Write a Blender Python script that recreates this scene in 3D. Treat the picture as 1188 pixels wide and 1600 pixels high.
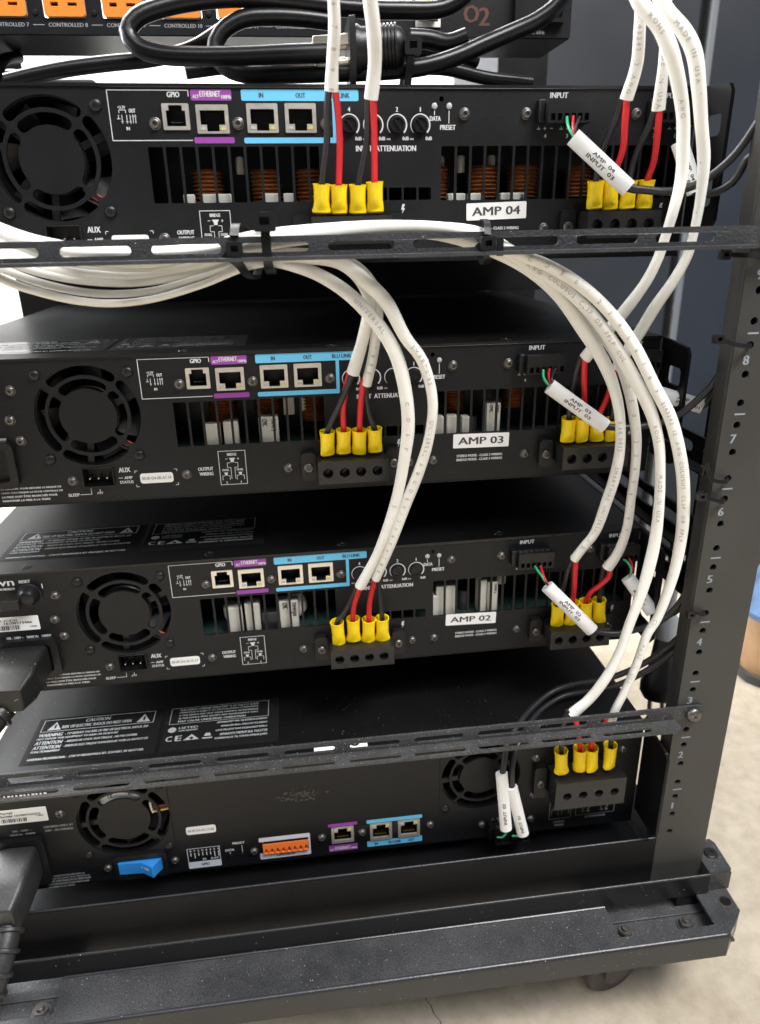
import bpy, math, random
import numpy as np
from mathutils import Vector, Matrix
random.seed(7)
rng = np.random.default_rng(7)
for o in list(bpy.data.objects): bpy.data.objects.remove(o)
S = 0.001                      # everything is written in millimetres
FLOOR = -135.0                 # floor height below the bottom of rack unit 1
def mw(p): return Vector((p[0]*S, p[1]*S, (p[2]-FLOOR)*S))
scene = bpy.context.scene
COL = scene.collection
# ------------------------------------------------------------------ camera
cd = bpy.data.cameras.new('camera'); cam = bpy.data.objects.new('camera', cd); COL.objects.link(cam)
cd.sensor_fit = 'VERTICAL'; cd.sensor_height = 36.0; cd.lens = 25.38
cd.clip_start = 0.01; cd.clip_end = 50
rx = Vector((0.99192171, -0.12528938, -0.01984662)); dn = Vector((-0.06445013, -0.36300731, -0.92955467)); fw = Vector((0.10925885, 0.92332457, -0.36814975))
cm = Matrix((rx, -dn, -fw)).transposed().to_4x4(); cm.translation = mw((-14.73, -433.10, 413.13))
cam.matrix_world = cm
cd.dof.use_dof = True; cd.dof.focus_distance = 0.43; cd.dof.aperture_fstop = 9.5
scene.camera = cam
# ------------------------------------------------------------------ world and lamps
w = bpy.data.worlds.new('World'); scene.world = w; w.use_nodes = True
bgn = w.node_tree.nodes['Background']; bgn.inputs[0].default_value = (0.86, 0.93, 1.0, 1); bgn.inputs[1].default_value = 0.075
def area(name, loc, target, sx, sy, power, col=(1, .985, .97)):
    ld = bpy.data.lights.new(name, 'AREA'); ld.shape = 'RECTANGLE'; ld.size = sx; ld.size_y = sy; ld.energy = power; ld.color = col
    o = bpy.data.objects.new(name, ld); COL.objects.link(o); o.location = loc
    d = Vector(target)-Vector(loc); o.rotation_euler = d.to_track_quat('-Z', 'Y').to_euler()
    return o
area('overhead_light', (0.85, -0.85, 2.25), (0.45, -0.15, 0.1), 1.2, 0.6, 50)
area('overhead_light', (-0.25, -1.5, 2.25), (-0.1, -0.9, 0), 1.2, 0.3, 9, (.95, .97, 1))
area('overhead_light', (-0.75, 0.85, 1.9), (-0.62, 0.6, 0), 1.2, 0.9, 45, (1, .99, .97))  # added fill, no lamp known here: brightens the floor and wall at left
area('left_fill', (-1.38, 0.75, 0.75), (0.3, 0.45, 0.35), 1.4, 1.2, 75, (.93, .97, 1))  # invented window-like fill, grazes the amplifier tops from the left
area('overhead_light', (0.5, 1.5, 2.25), (0.5, 1.9, 0), 1.2, 0.5, 45)  # added overhead fill to lighten the back wall
scene.view_settings.view_transform = 'Standard'; scene.view_settings.look = 'None'
scene.view_settings.exposure = 0.74; scene.view_settings.gamma = 1.0
scene.render.engine = 'CYCLES'
scene.cycles.max_bounces = 8
# ------------------------------------------------------------------ materials
MATS = {}
def mat(name, col, rough=.5, metal=0.0, bump=0.0, bscale=800, var=0.0, vscale=40, specks=0.0, sscale=500, coat=0.0, spec=.5, tr=0.0, emit=None, speckcol=(.6, .58, .52, 1), dust=0.0):
    m = bpy.data.materials.new(name); m.use_nodes = True; nt = m.node_tree; N = nt.nodes; L = nt.links
    b = N['Principled BSDF']; b.inputs['Roughness'].default_value = rough; b.inputs['Metallic'].default_value = metal
    b.inputs['Specular IOR Level'].default_value = spec
    if coat: b.inputs['Coat Weight'].default_value = coat; b.inputs['Coat Roughness'].default_value = .15
    if tr: b.inputs['Subsurface Weight'].default_value = tr; b.inputs['Subsurface Radius'].default_value = (.004, .003, .002); b.inputs['Subsurface Scale'].default_value = 1.0
    c4 = (*col, 1); b.inputs['Base Color'].default_value = c4
    tc = N.new('ShaderNodeTexCoord'); src = None
    if var:
        n = N.new('ShaderNodeTexNoise'); n.inputs['Scale'].default_value = vscale; n.inputs['Detail'].default_value = 6; L.new(tc.outputs['Object'], n.inputs['Vector'])
        r = N.new('ShaderNodeValToRGB'); r.color_ramp.elements[0].position = .3; r.color_ramp.elements[1].position = .72
        r.color_ramp.elements[0].color = (*[c*(1-var) for c in col], 1); r.color_ramp.elements[1].color = (*[min(1, c*(1+var)) for c in col], 1)
        L.new(n.outputs['Fac'], r.inputs['Fac']); src = r.outputs['Color']
        rr = N.new('ShaderNodeMapRange'); rr.inputs['To Min'].default_value = rough*(1-.18); rr.inputs['To Max'].default_value = min(1, rough*1.2)
        L.new(n.outputs['Fac'], rr.inputs['Value']); L.new(rr.outputs['Result'], b.inputs['Roughness'])
    if dust:      # fine settled dust film, patchy
        n2 = N.new('ShaderNodeTexNoise'); n2.inputs['Scale'].default_value = 22; n2.inputs['Detail'].default_value = 8; n2.inputs['Roughness'].default_value = .7; L.new(tc.outputs['Object'], n2.inputs['Vector'])
        n3 = N.new('ShaderNodeTexNoise'); n3.inputs['Scale'].default_value = 900; n3.inputs['Detail'].default_value = 3; L.new(tc.outputs['Object'], n3.inputs['Vector'])
        mu = N.new('ShaderNodeMath'); mu.operation = 'MULTIPLY'; L.new(n2.outputs['Fac'], mu.inputs[0]); L.new(n3.outputs['Fac'], mu.inputs[1])
        mr = N.new('ShaderNodeMapRange'); mr.inputs['From Min'].default_value = .12; mr.inputs['From Max'].default_value = .45; mr.inputs['To Max'].default_value = dust; L.new(mu.outputs[0], mr.inputs['Value'])
        mx = N.new('ShaderNodeMix'); mx.data_type = 'RGBA'; mx.inputs[6].default_value = c4; mx.inputs[7].default_value = (.30, .30, .31, 1)
        if src: L.new(src, mx.inputs[6])
        L.new(mr.outputs['Result'], mx.inputs[0]); src = mx.outputs[2]
    if specks:
        v = N.new('ShaderNodeTexVoronoi'); v.inputs['Scale'].default_value = sscale; L.new(tc.outputs['Object'], v.inputs['Vector'])
        sep = N.new('ShaderNodeSeparateColor'); L.new(v.outputs['Color'], sep.inputs[0])
        # only some cells carry a speck, and of different size
        mth = N.new('ShaderNodeMath'); mth.operation = 'LESS_THAN'; L.new(sep.outputs[0], mth.inputs[0]); mth.inputs[1].default_value = specks
        sz = N.new('ShaderNodeMath'); sz.operation = 'MULTIPLY'; L.new(sep.outputs[1], sz.inputs[0]); sz.inputs[1].default_value = .20
        lt = N.new('ShaderNodeMath'); lt.operation = 'LESS_THAN'; L.new(v.outputs['Distance'], lt.inputs[0]); L.new(sz.outputs[0], lt.inputs[1])
        an = N.new('ShaderNodeMath'); an.operation = 'MULTIPLY'; L.new(mth.outputs[0], an.inputs[0]); L.new(lt.outputs[0], an.inputs[1])
        mx2 = N.new('ShaderNodeMix'); mx2.data_type = 'RGBA'; mx2.inputs[6].default_value = c4; mx2.inputs[7].default_value = speckcol
        if src: L.new(src, mx2.inputs[6])
        L.new(an.outputs[0], mx2.inputs[0]); src = mx2.outputs[2]
    if src: L.new(src, b.inputs['Base Color'])
    if bump:
        nb = N.new('ShaderNodeTexNoise'); nb.inputs['Scale'].default_value = bscale; nb.inputs['Detail'].default_value = 3; L.new(tc.outputs['Object'], nb.inputs['Vector'])
        bp = N.new('ShaderNodeBump'); bp.inputs['Strength'].default_value = bump; bp.inputs['Distance'].default_value = .0006; L.new(nb.outputs['Fac'], bp.inputs['Height']); L.new(bp.outputs['Normal'], b.inputs['Normal'])
    if emit: b.inputs['Emission Color'].default_value = (*emit[0], 1); b.inputs['Emission Strength'].default_value = emit[1]
    MATS[name] = m; return m
mat('panel_black', (.0062, .0068, .0085), .44, bump=.25, bscale=1500, var=.25, vscale=25, spec=.34)
mat('cover_black', (.004, .004, .0045), .38, bump=.10, bscale=1200, specks=.04, sscale=800, var=.2, vscale=12)
mat('cover_dusty', (.005, .005, .0055), .36, bump=.12, bscale=1200, specks=.12, sscale=950, var=.25, vscale=14)
mat('bar_black', (.036, .037, .041), .46, bump=.9, bscale=650, var=.2, vscale=60, specks=.10, sscale=900)
mat('bar_dusty', (.020, .020, .021), .5, bump=.9, bscale=650, specks=.35, sscale=900, dust=.22)
mat('tray_black', (.012, .013, .015), .42, bump=.35, bscale=900, specks=.14, sscale=820, dust=.25)
mat('lip_black', (.008, .008, .009), .34, bump=.15, bscale=900, specks=.04, sscale=600)
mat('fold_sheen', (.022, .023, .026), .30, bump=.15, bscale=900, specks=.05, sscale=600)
mat('rail_grey', (.040, .0395, .038), .46, bump=.22, bscale=1500, var=.12, vscale=18)
mat('frame_black', (.004, .004, .005), .44, bump=.25, bscale=1000, var=.2, spec=.28)
mat('jacket_white', (.81, .80, .755), .44, bump=.2, bscale=140, var=.09, vscale=22, specks=.05, sscale=420, speckcol=(.45, .43, .39, 1))
mat('ink_black', (.05, .05, .055), .6)
mat('ink_grey', (.36, .35, .33), .6)
mat('print_white', (.62, .63, .65), .6)
mat('print_dim', (.30, .31, .32), .6)
mat('print_purple', (.27, .05, .33), .5)
mat('print_blue', (.13, .49, .77), .5)
mat('print_pale', (.60, .64, .72), .5)
mat('rail_print', (.26, .30, .34), .6)
mat('label_white', (.82, .82, .82), .5)
mat('film_black', (.012, .012, .012), .18)
mat('yellow_vinyl', (.98, .69, .003), .36, var=.04)
mat('wire_red', (.66, .016, .025), .4, var=.08)
mat('lead_red', (.28, .03, .02), .45)
mat('wire_black', (.018, .018, .020), .42, bump=.15, bscale=300)
mat('wire_green', (.03, .42, .19), .4)
mat('cord_black', (.004, .004, .005), .32, bump=.1, bscale=400, spec=.38)
mat('cord_grey', (.22, .23, .25), .4)
mat('rubber_dusty', (.012, .012, .013), .45, bump=.3, bscale=600, dust=.10)
mat('plastic_black', (.008, .008, .009), .38, bump=.15, bscale=900, spec=.4)
mat('plastic_dusty', (.010, .010, .010), .42, bump=.2, specks=.2, sscale=700)
mat('plug_face', (.014, .014, .014), .34, bump=.12, bscale=900)
mat('dark_void', (.004, .004, .004), .8)
mat('screw_steel', (.16, .15, .145), .38, metal=.85, var=.2, vscale=200)
mat('steel', (.62, .60, .57), .3, metal=1)
mat('nickel', (.74, .70, .64), .36, metal=.75, var=.08, vscale=200)
mat('brass', (.74, .68, .57), .28, metal=1)
mat('copper', (.30, .115, .04), .35, metal=.55, var=.3, vscale=150)
mat('ceramic', (.52, .51, .46), .6, var=.08, vscale=60)
mat('glue', (.55, .54, .47), .5, tr=.1)
mat('pcb', (.02, .045, .04), .5)
mat('heatsink', (.05, .052, .055), .45, metal=.6)
mat('gold', (.85, .58, .2), .3, metal=1)
mat('led_amber', (.55, .5, .18), .35)
mat('led_clear', (.42, .43, .43), .25)
mat('orange', (.85, .19, .035), .45)
mat('outlet_orange', (.80, .27, .03), .45)
mat('switch_blue', (.03, .25, .70), .35)
mat('cord_blue', (.03, .09, .5), .4)
mat('patch_yellow', (.78, .5, .04), .4)
mat('rust_ink', (.10, .035, .025), .6)
mat('scuff', (.075, .072, .062), .8, var=.4, vscale=200)
mat('denim', (.085, .16, .29), .85, bump=.6, bscale=500, var=.7, vscale=28)
mat('leather', (.34, .20, .10), .6, bump=.3, bscale=120, var=.25, vscale=25)
mat('shirt_grey', (.10, .11, .12), .85, bump=.4, bscale=400)
mat('skin', (.55, .34, .25), .5)
mat('sole', (.05, .05, .05), .7)
mat('wall_white', (.80, .81, .82), .7, bump=.05, bscale=60, var=.02, vscale=3)
mat('cabinet_dark', (.022, .025, .031), .45, bump=.15, bscale=600, var=.15, vscale=6)
mat('cabinet_edge', (.16, .17, .18), .4)
mat('caster_black', (.03, .03, .03), .5, dust=.2)
def floor_mat():
    m = mat('floor_concrete', (.46, .385, .29), .62)
    nt = m.node_tree; N = nt.nodes; L = nt.links; b = N['Principled BSDF']
    tc = N.new('ShaderNodeTexCoord')
    def noise(s, d=8, r=.6):
        n = N.new('ShaderNodeTexNoise'); n.inputs['Scale'].default_value = s; n.inputs['Detail'].default_value = d; n.inputs['Roughness'].default_value = r; L.new(tc.outputs['Object'], n.inputs['Vector']); return n
    a = noise(5); c = noise(60, 6); f = noise(700, 2)
    r1 = N.new('ShaderNodeValToRGB'); e = r1.color_ramp.elements; e[0].position = .32; e[0].color = (.40, .345, .27, 1); e[1].position = .7; e[1].color = (.54, .48, .395, 1); L.new(a.outputs['Fac'], r1.inputs['Fac'])
    r2 = N.new('ShaderNodeValToRGB'); e = r2.color_ramp.elements; e[0].position = .3; e[0].color = (.8, .78, .74, 1); e[1].position = .65; e[1].color = (1.04, 1.03, 1.0, 1); L.new(c.outputs['Fac'], r2.inputs['Fac'])
    mx = N.new('ShaderNodeMix'); mx.data_type = 'RGBA'; mx.blend_type = 'MULTIPLY'; mx.inputs[0].default_value = 1; L.new(r1.outputs['Color'], mx.inputs[6]); L.new(r2.outputs['Color'], mx.inputs[7])
    r3 = N.new('ShaderNodeValToRGB'); e = r3.color_ramp.elements; e[0].position = .27; e[0].color = (.55, .5, .45, 1); e[1].position = .36; e[1].color = (1, 1, 1, 1); L.new(f.outputs['Fac'], r3.inputs['Fac'])
    mx2 = N.new('ShaderNodeMix'); mx2.data_type = 'RGBA'; mx2.blend_type = 'MULTIPLY'; mx2.inputs[0].default_value = .8; L.new(mx.outputs[2], mx2.inputs[6]); L.new(r3.outputs['Color'], mx2.inputs[7])
    L.new(mx2.outputs[2], b.inputs['Base Color'])
    bp = N.new('ShaderNodeBump'); bp.inputs['Strength'].default_value = .3; bp.inputs['Distance'].default_value = .002; L.new(c.outputs['Fac'], bp.inputs['Height']); L.new(bp.outputs['Normal'], b.inputs['Normal'])
floor_mat()
# ------------------------------------------------------------------ mesh helpers (mm)
PLATES = {}
def _curve_mesh(loops, t):
    cu = bpy.data.curves.new('tmp', 'CURVE'); cu.dimensions = '2D'; cu.fill_mode = 'BOTH'; cu.extrude = t/2
    for lp in loops:
        sp = cu.splines.new('POLY'); sp.points.add(len(lp)-1)
        sp.points.foreach_set('co', [c for (x, y) in lp for c in (x, y, 0, 1)]); sp.use_cyclic_u = True
    ob = bpy.data.objects.new('tmp', cu); me = ob.to_mesh()
    v = np.empty(len(me.vertices)*3); me.vertices.foreach_get('co', v); v = v.reshape(-1, 3)
    f = [tuple(p.vertices) for p in me.polygons]
    ob.to_mesh_clear(); bpy.data.objects.remove(ob); bpy.data.curves.remove(cu)
    return v, f
TXT = {}
def _text2d(s):
    if s in TXT: return TXT[s]
    cu = bpy.data.curves.new('tmp', 'FONT'); cu.body = s; cu.size = 1; cu.resolution_u = 2
    ob = bpy.data.objects.new('tmp', cu); me = ob.to_mesh()
    v = np.empty(len(me.vertices)*3); me.vertices.foreach_get('co', v); v = v.reshape(-1, 3)[:, :2].copy()
    f = [tuple(p.vertices) for p in me.polygons]
    ob.to_mesh_clear(); bpy.data.objects.remove(ob); bpy.data.curves.remove(cu)
    if len(v): lo = v.min(0); hi = v.max(0); v = (v-lo)/np.maximum(hi-lo, 1e-6); asp = (hi-lo)[0]/max((hi-lo)[1], 1e-6)
    else: asp = 1
    TXT[s] = (v, f, asp); return TXT[s]
def MXZ(y):  return lambda u, v, w: (u, y-w, v)          # panel seen from -y
def MXY(z):  return lambda u, v, w: (u, v, z+w)          # lying face up
def MYZ(x):  return lambda u, v, w: (x+w, u, v)
class G:
    def __init__(s): s.v = []; s.f = []
    def add(s, vs, fs):
        k = len(s.v); s.v += [tuple(map(float, p)) for p in vs]; s.f += [tuple(i+k for i in q) for q in fs]; return s
    def box(s, x0, x1, y0, y1, z0, z1):
        vs = [(x, y, z) for x in (x0, x1) for y in (y0, y1) for z in (z0, z1)]
        return s.add(vs, [(0, 1, 3, 2), (4, 6, 7, 5), (0, 4, 5, 1), (2, 3, 7, 6), (0, 2, 6, 4), (1, 5, 7, 3)])
    def obox(s, c, ax, ay, az):      # oriented box from centre and half axes
        c = Vector(c); vs = [c+Vector(ax)*i+Vector(ay)*j+Vector(az)*k for i in (-1, 1) for j in (-1, 1) for k in (-1, 1)]
        return s.add(vs, [(0, 1, 3, 2), (4, 6, 7, 5), (0, 4, 5, 1), (2, 3, 7, 6), (0, 2, 6, 4), (1, 5, 7, 3)])
    def plate(s, outer, holes, t, M):   # t thick, front at M(.,.,0), going back
        key = (tuple(outer), tuple(map(tuple, holes)), t)
        if key not in PLATES: PLATES[key] = _curve_mesh([outer]+list(holes), t)
        v, f = PLATES[key]
        return s.add([M(a, b, c-t/2) for a, b, c in v], f)
    def flat(s, outer, holes, M):
        key = (tuple(outer), tuple(map(tuple, holes)), 0)
        if key not in PLATES: PLATES[key] = _curve_mesh([outer]+list(holes), 0)
        v, f = PLATES[key]
        return s.add([M(a, b, 0) for a, b, c in v], f)
    def text(s, st, x0, x1, z0, z1, M, sh=0.0):
        v, f, a = _text2d(st)
        if st == '1': m_ = (x0+x1)/2; x0, x1 = m_-.15*(x1-x0), m_+.15*(x1-x0)
        e = .05*(z1-z0)
        s.add([M(x0+(x1-x0)*p[0]+sh*p[1]*(z1-z0)-e, z0+(z1-z0)*p[1], 0) for p in v], f)
        return s.add([M(x0+(x1-x0)*p[0]+sh*p[1]*(z1-z0)+e, z0+(z1-z0)*p[1]+e*.3, .012) for p in v], f)   # second pass makes the strokes bolder
    def line(s, x0, z0, x1, z1, wd, M):
        d = Vector((x1-x0, z1-z0)); d.normalize(); n = Vector((-d.y, d.x))*wd/2
        return s.add([M(x0+n.x, z0+n.y, 0), M(x1+n.x, z1+n.y, 0), M(x1-n.x, z1-n.y, 0), M(x0-n.x, z0-n.y, 0)], [(0, 1, 2, 3)])
    def rectline(s, x0, x1, z0, z1, wd, M):
        h = wd/2
        s.line(x0-h, z0, x1+h, z0, wd, M); s.line(x0-h, z1, x1+h, z1, wd, M); s.line(x0, z0+h, x0, z1-h, wd, M); s.line(x1, z0+h, x1, z1-h, wd, M); return s
    def lathe(s, prof, c, axis=(0, 0, 1), n=20, sx=1, up=None):   # prof [(r, h)]
        a = Vector(axis).normalized(); u = Vector(up) if up else (Vector((1, 0, 0)) if abs(a.x) < .8 else Vector((0, 0, 1)))
        u = (u-a*u.dot(a)).normalized(); w_ = a.cross(u); c = Vector(c); vs = []; fs = []
        for r, h in prof:
            rr = r if isinstance(r, tuple) else (r, r)
            for i in range(n):
                t = 2*math.pi*i/n; vs.append(c+a*h+u*(rr[0]*math.cos(t))+w_*(rr[1]*math.sin(t)))
        for j in range(len(prof)-1):
            for i in range(n):
                k = (i+1) % n; fs.append((j*n+i, j*n+k, (j+1)*n+k, (j+1)*n+i))
        fs.append(tuple(range(n-1, -1, -1))); m = (len(prof)-1)*n; fs.append(tuple(range(m, m+n)))
        return s.add(vs, fs)
    def tube(s, pts, r, n=12, step=3.0, cap=True, flat=1.0, twist=0.0, ph=0.0):
        P, R = spline(pts, r, step); F = frames(P, twist, ph); m = len(P); vs = []; fs = []
        for i in range(m):
            e1, e2 = F[i]
            for k in range(n):
                a = 2*math.pi*k/n; vs.append(P[i]+e2*(R[i]*flat*math.sin(a))+e1*(R[i]*math.cos(a)))
        for i in range(m-1):
            for k in range(n):
                q = (k+1) % n; fs.append((i*n+k, i*n+q, (i+1)*n+q, (i+1)*n+k))
        if cap: fs.append(tuple(range(n-1, -1, -1))); fs.append(tuple(range((m-1)*n, m*n)))
        return s.add(vs, fs)
def frames(P, twist=0.0, ph=0.0):
    up = Vector((0, 1, .12)); o = []; m = len(P); acc = ph
    for i in range(m):
        t = (P[min(i+1, m-1)]-P[max(i-1, 0)]).normalized(); up = (up-t*up.dot(t))
        if up.length < .05: up = t.orthogonal()
        up.normalize(); b = t.cross(up)
        if i: acc += twist*(P[i]-P[i-1]).length
        o.append((b*math.cos(acc)+up*math.sin(acc), up*math.cos(acc)-b*math.sin(acc)))
    return o
def spline(pts, r, step):
    Q = [Vector(p[:3]) for p in pts]; RR = [(p[3] if len(p) > 3 else r) for p in pts]
    if len(Q) == 2: Q = [Q[0], (Q[0]+Q[1])/2, Q[1]]; RR = [RR[0], (RR[0]+RR[1])/2, RR[1]]
    E = [Q[0]*2-Q[1]]+Q+[Q[-1]*2-Q[-2]]; ER = [RR[0]]+RR+[RR[-1]]
    P = []; R = []
    for i in range(1, len(E)-2):
        p0, p1, p2, p3 = E[i-1:i+3]; d = (p2-p1).length; k = max(2, int(d/step))
        # centripetal Catmull-Rom
        t0 = 0; t1 = t0+max((p1-p0).length, .01)**.5; t2 = t1+max(d, .01)**.5; t3 = t2+max((p3-p2).length, .01)**.5
        for j in range(k):
            t = t1+(t2-t1)*j/k
            A1 = p0*((t1-t)/(t1-t0))+p1*((t-t0)/(t1-t0)); A2 = p1*((t2-t)/(t2-t1))+p2*((t-t1)/(t2-t1)); A3 = p2*((t3-t)/(t3-t2))+p3*((t-t2)/(t3-t2))
            B1 = A1*((t2-t)/(t2-t0))+A2*((t-t0)/(t2-t0)); B2 = A2*((t3-t)/(t3-t1))+A3*((t-t1)/(t3-t1))
            P.append(B1*((t2-t)/(t2-t1))+B2*((t-t1)/(t2-t1)))
            q = j/k; q = q*q*(3-2*q); R.append(ER[i]*(1-q)+ER[i+1]*q)
    P.append(E[-2]); R.append(ER[-2])
    return P, R
def rect(x0, x1, z0, z1): return [(x0, z0), (x1, z0), (x1, z1), (x0, z1)]
def rrect(x0, x1, z0, z1, r, n=5):
    o = []
    for cx, cz, a0 in ((x1-r, z1-r, 0), (x0+r, z1-r, 90), (x0+r, z0+r, 180), (x1-r, z0+r, 270)):
        for i in range(n+1):
            a = math.radians(a0+90*i/n); o.append((cx+r*math.cos(a), cz+r*math.sin(a)))
    return o
def circ(cx, cz, r, n=20, a0=0): return [(cx+r*math.cos(a0+2*math.pi*i/n), cz+r*math.sin(a0+2*math.pi*i/n)) for i in range(n)]
def arcslot(cx, cz, r0, r1, a0, a1, n=14):       # ring sector with rounded ends (degrees)
    rm = (r0+r1)/2; h = (r1-r0)/2; o = []
    A = [math.radians(a0+(a1-a0)*i/n) for i in range(n+1)]
    o += [(cx+r1*math.cos(a), cz+r1*math.sin(a)) for a in A]
    e = A[-1]; c = (cx+rm*math.cos(e), cz+rm*math.sin(e)); o += [(c[0]+h*math.cos(e+math.pi*k/6), c[1]+h*math.sin(e+math.pi*k/6)) for k in range(1, 6)]
    o += [(cx+r0*math.cos(a), cz+r0*math.sin(a)) for a in reversed(A)]
    e = A[0]; c = (cx+rm*math.cos(e), cz+rm*math.sin(e)); o += [(c[0]+h*math.cos(e+math.pi+math.pi*k/6), c[1]+h*math.sin(e+math.pi+math.pi*k/6)) for k in range(1, 6)]
    return o
ORG = {}
def mesh(g, name, m, org, local=False):
    me = bpy.data.meshes.new(name); o = (0, 0, 0) if local else org
    me.from_pydata([((p[0]-o[0])*S, (p[1]-o[1])*S, (p[2]-o[2])*S) for p in g.v], [], g.f)
    me.materials.append(MATS[m]); me.shade_smooth()
    try: me.set_sharp_from_angle(angle=math.radians(38))
    except Exception: pass
    return me
def bev(o, wd, seg=2):
    b = o.modifiers.new('edge', 'BEVEL'); b.width = wd*S; b.segments = seg; b.limit_method = 'ANGLE'; b.angle_limit = math.radians(40); return o
def tag(o, label, cat, group=None, kind=None):
    if label: o['label'] = label
    if cat: o['category'] = cat
    if group: o['group'] = group
    if kind: o['kind'] = kind
    return o
def thing(name, org, label, cat, group=None):
    o = bpy.data.objects.new(name, None); COL.objects.link(o); o.location = mw(org); o.empty_display_size = .01
    ORG[o] = org; return tag(o, label, cat, group)
def part(name, g, m, parent, local=False, bevel=0, label=None):
    p = parent
    while p not in ORG: p = p.parent
    o = bpy.data.objects.new(name, mesh(g, name, m, ORG[p], local)); COL.objects.link(o); o.parent = parent
    if bevel: bev(o, bevel)
    if label: o['label'] = label
    return o
def solo(name, g, m, label, cat, group=None, kind=None, bevel=0):
    A = np.array(g.v); org = ((A[:, 0].min()+A[:, 0].max())/2, (A[:, 1].min()+A[:, 1].max())/2, A[:, 2].min())
    o = bpy.data.objects.new(name, mesh(g, name, m, org)); COL.objects.link(o); o.location = mw(org); ORG[o] = org
    if bevel: bev(o, bevel)
    return tag(o, label, cat, group, kind)
SHARED = {}
def inst(name, key, maker, m, parent, loc, local=True):     # small repeated piece sharing one mesh (local mm location)
    if key not in SHARED:
        g = G(); maker(g); SHARED[key] = mesh(g, name, m, (0, 0, 0))
    o = bpy.data.objects.new(name, SHARED[key]); COL.objects.link(o); o.parent = parent
    o.location = Vector(loc)*S; return o
def copy_tree(o, parent=None):
    c = o.copy(); COL.objects.link(c); c.parent = parent
    for ch in list(o.children): copy_tree(ch, c)
    return c
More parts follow.
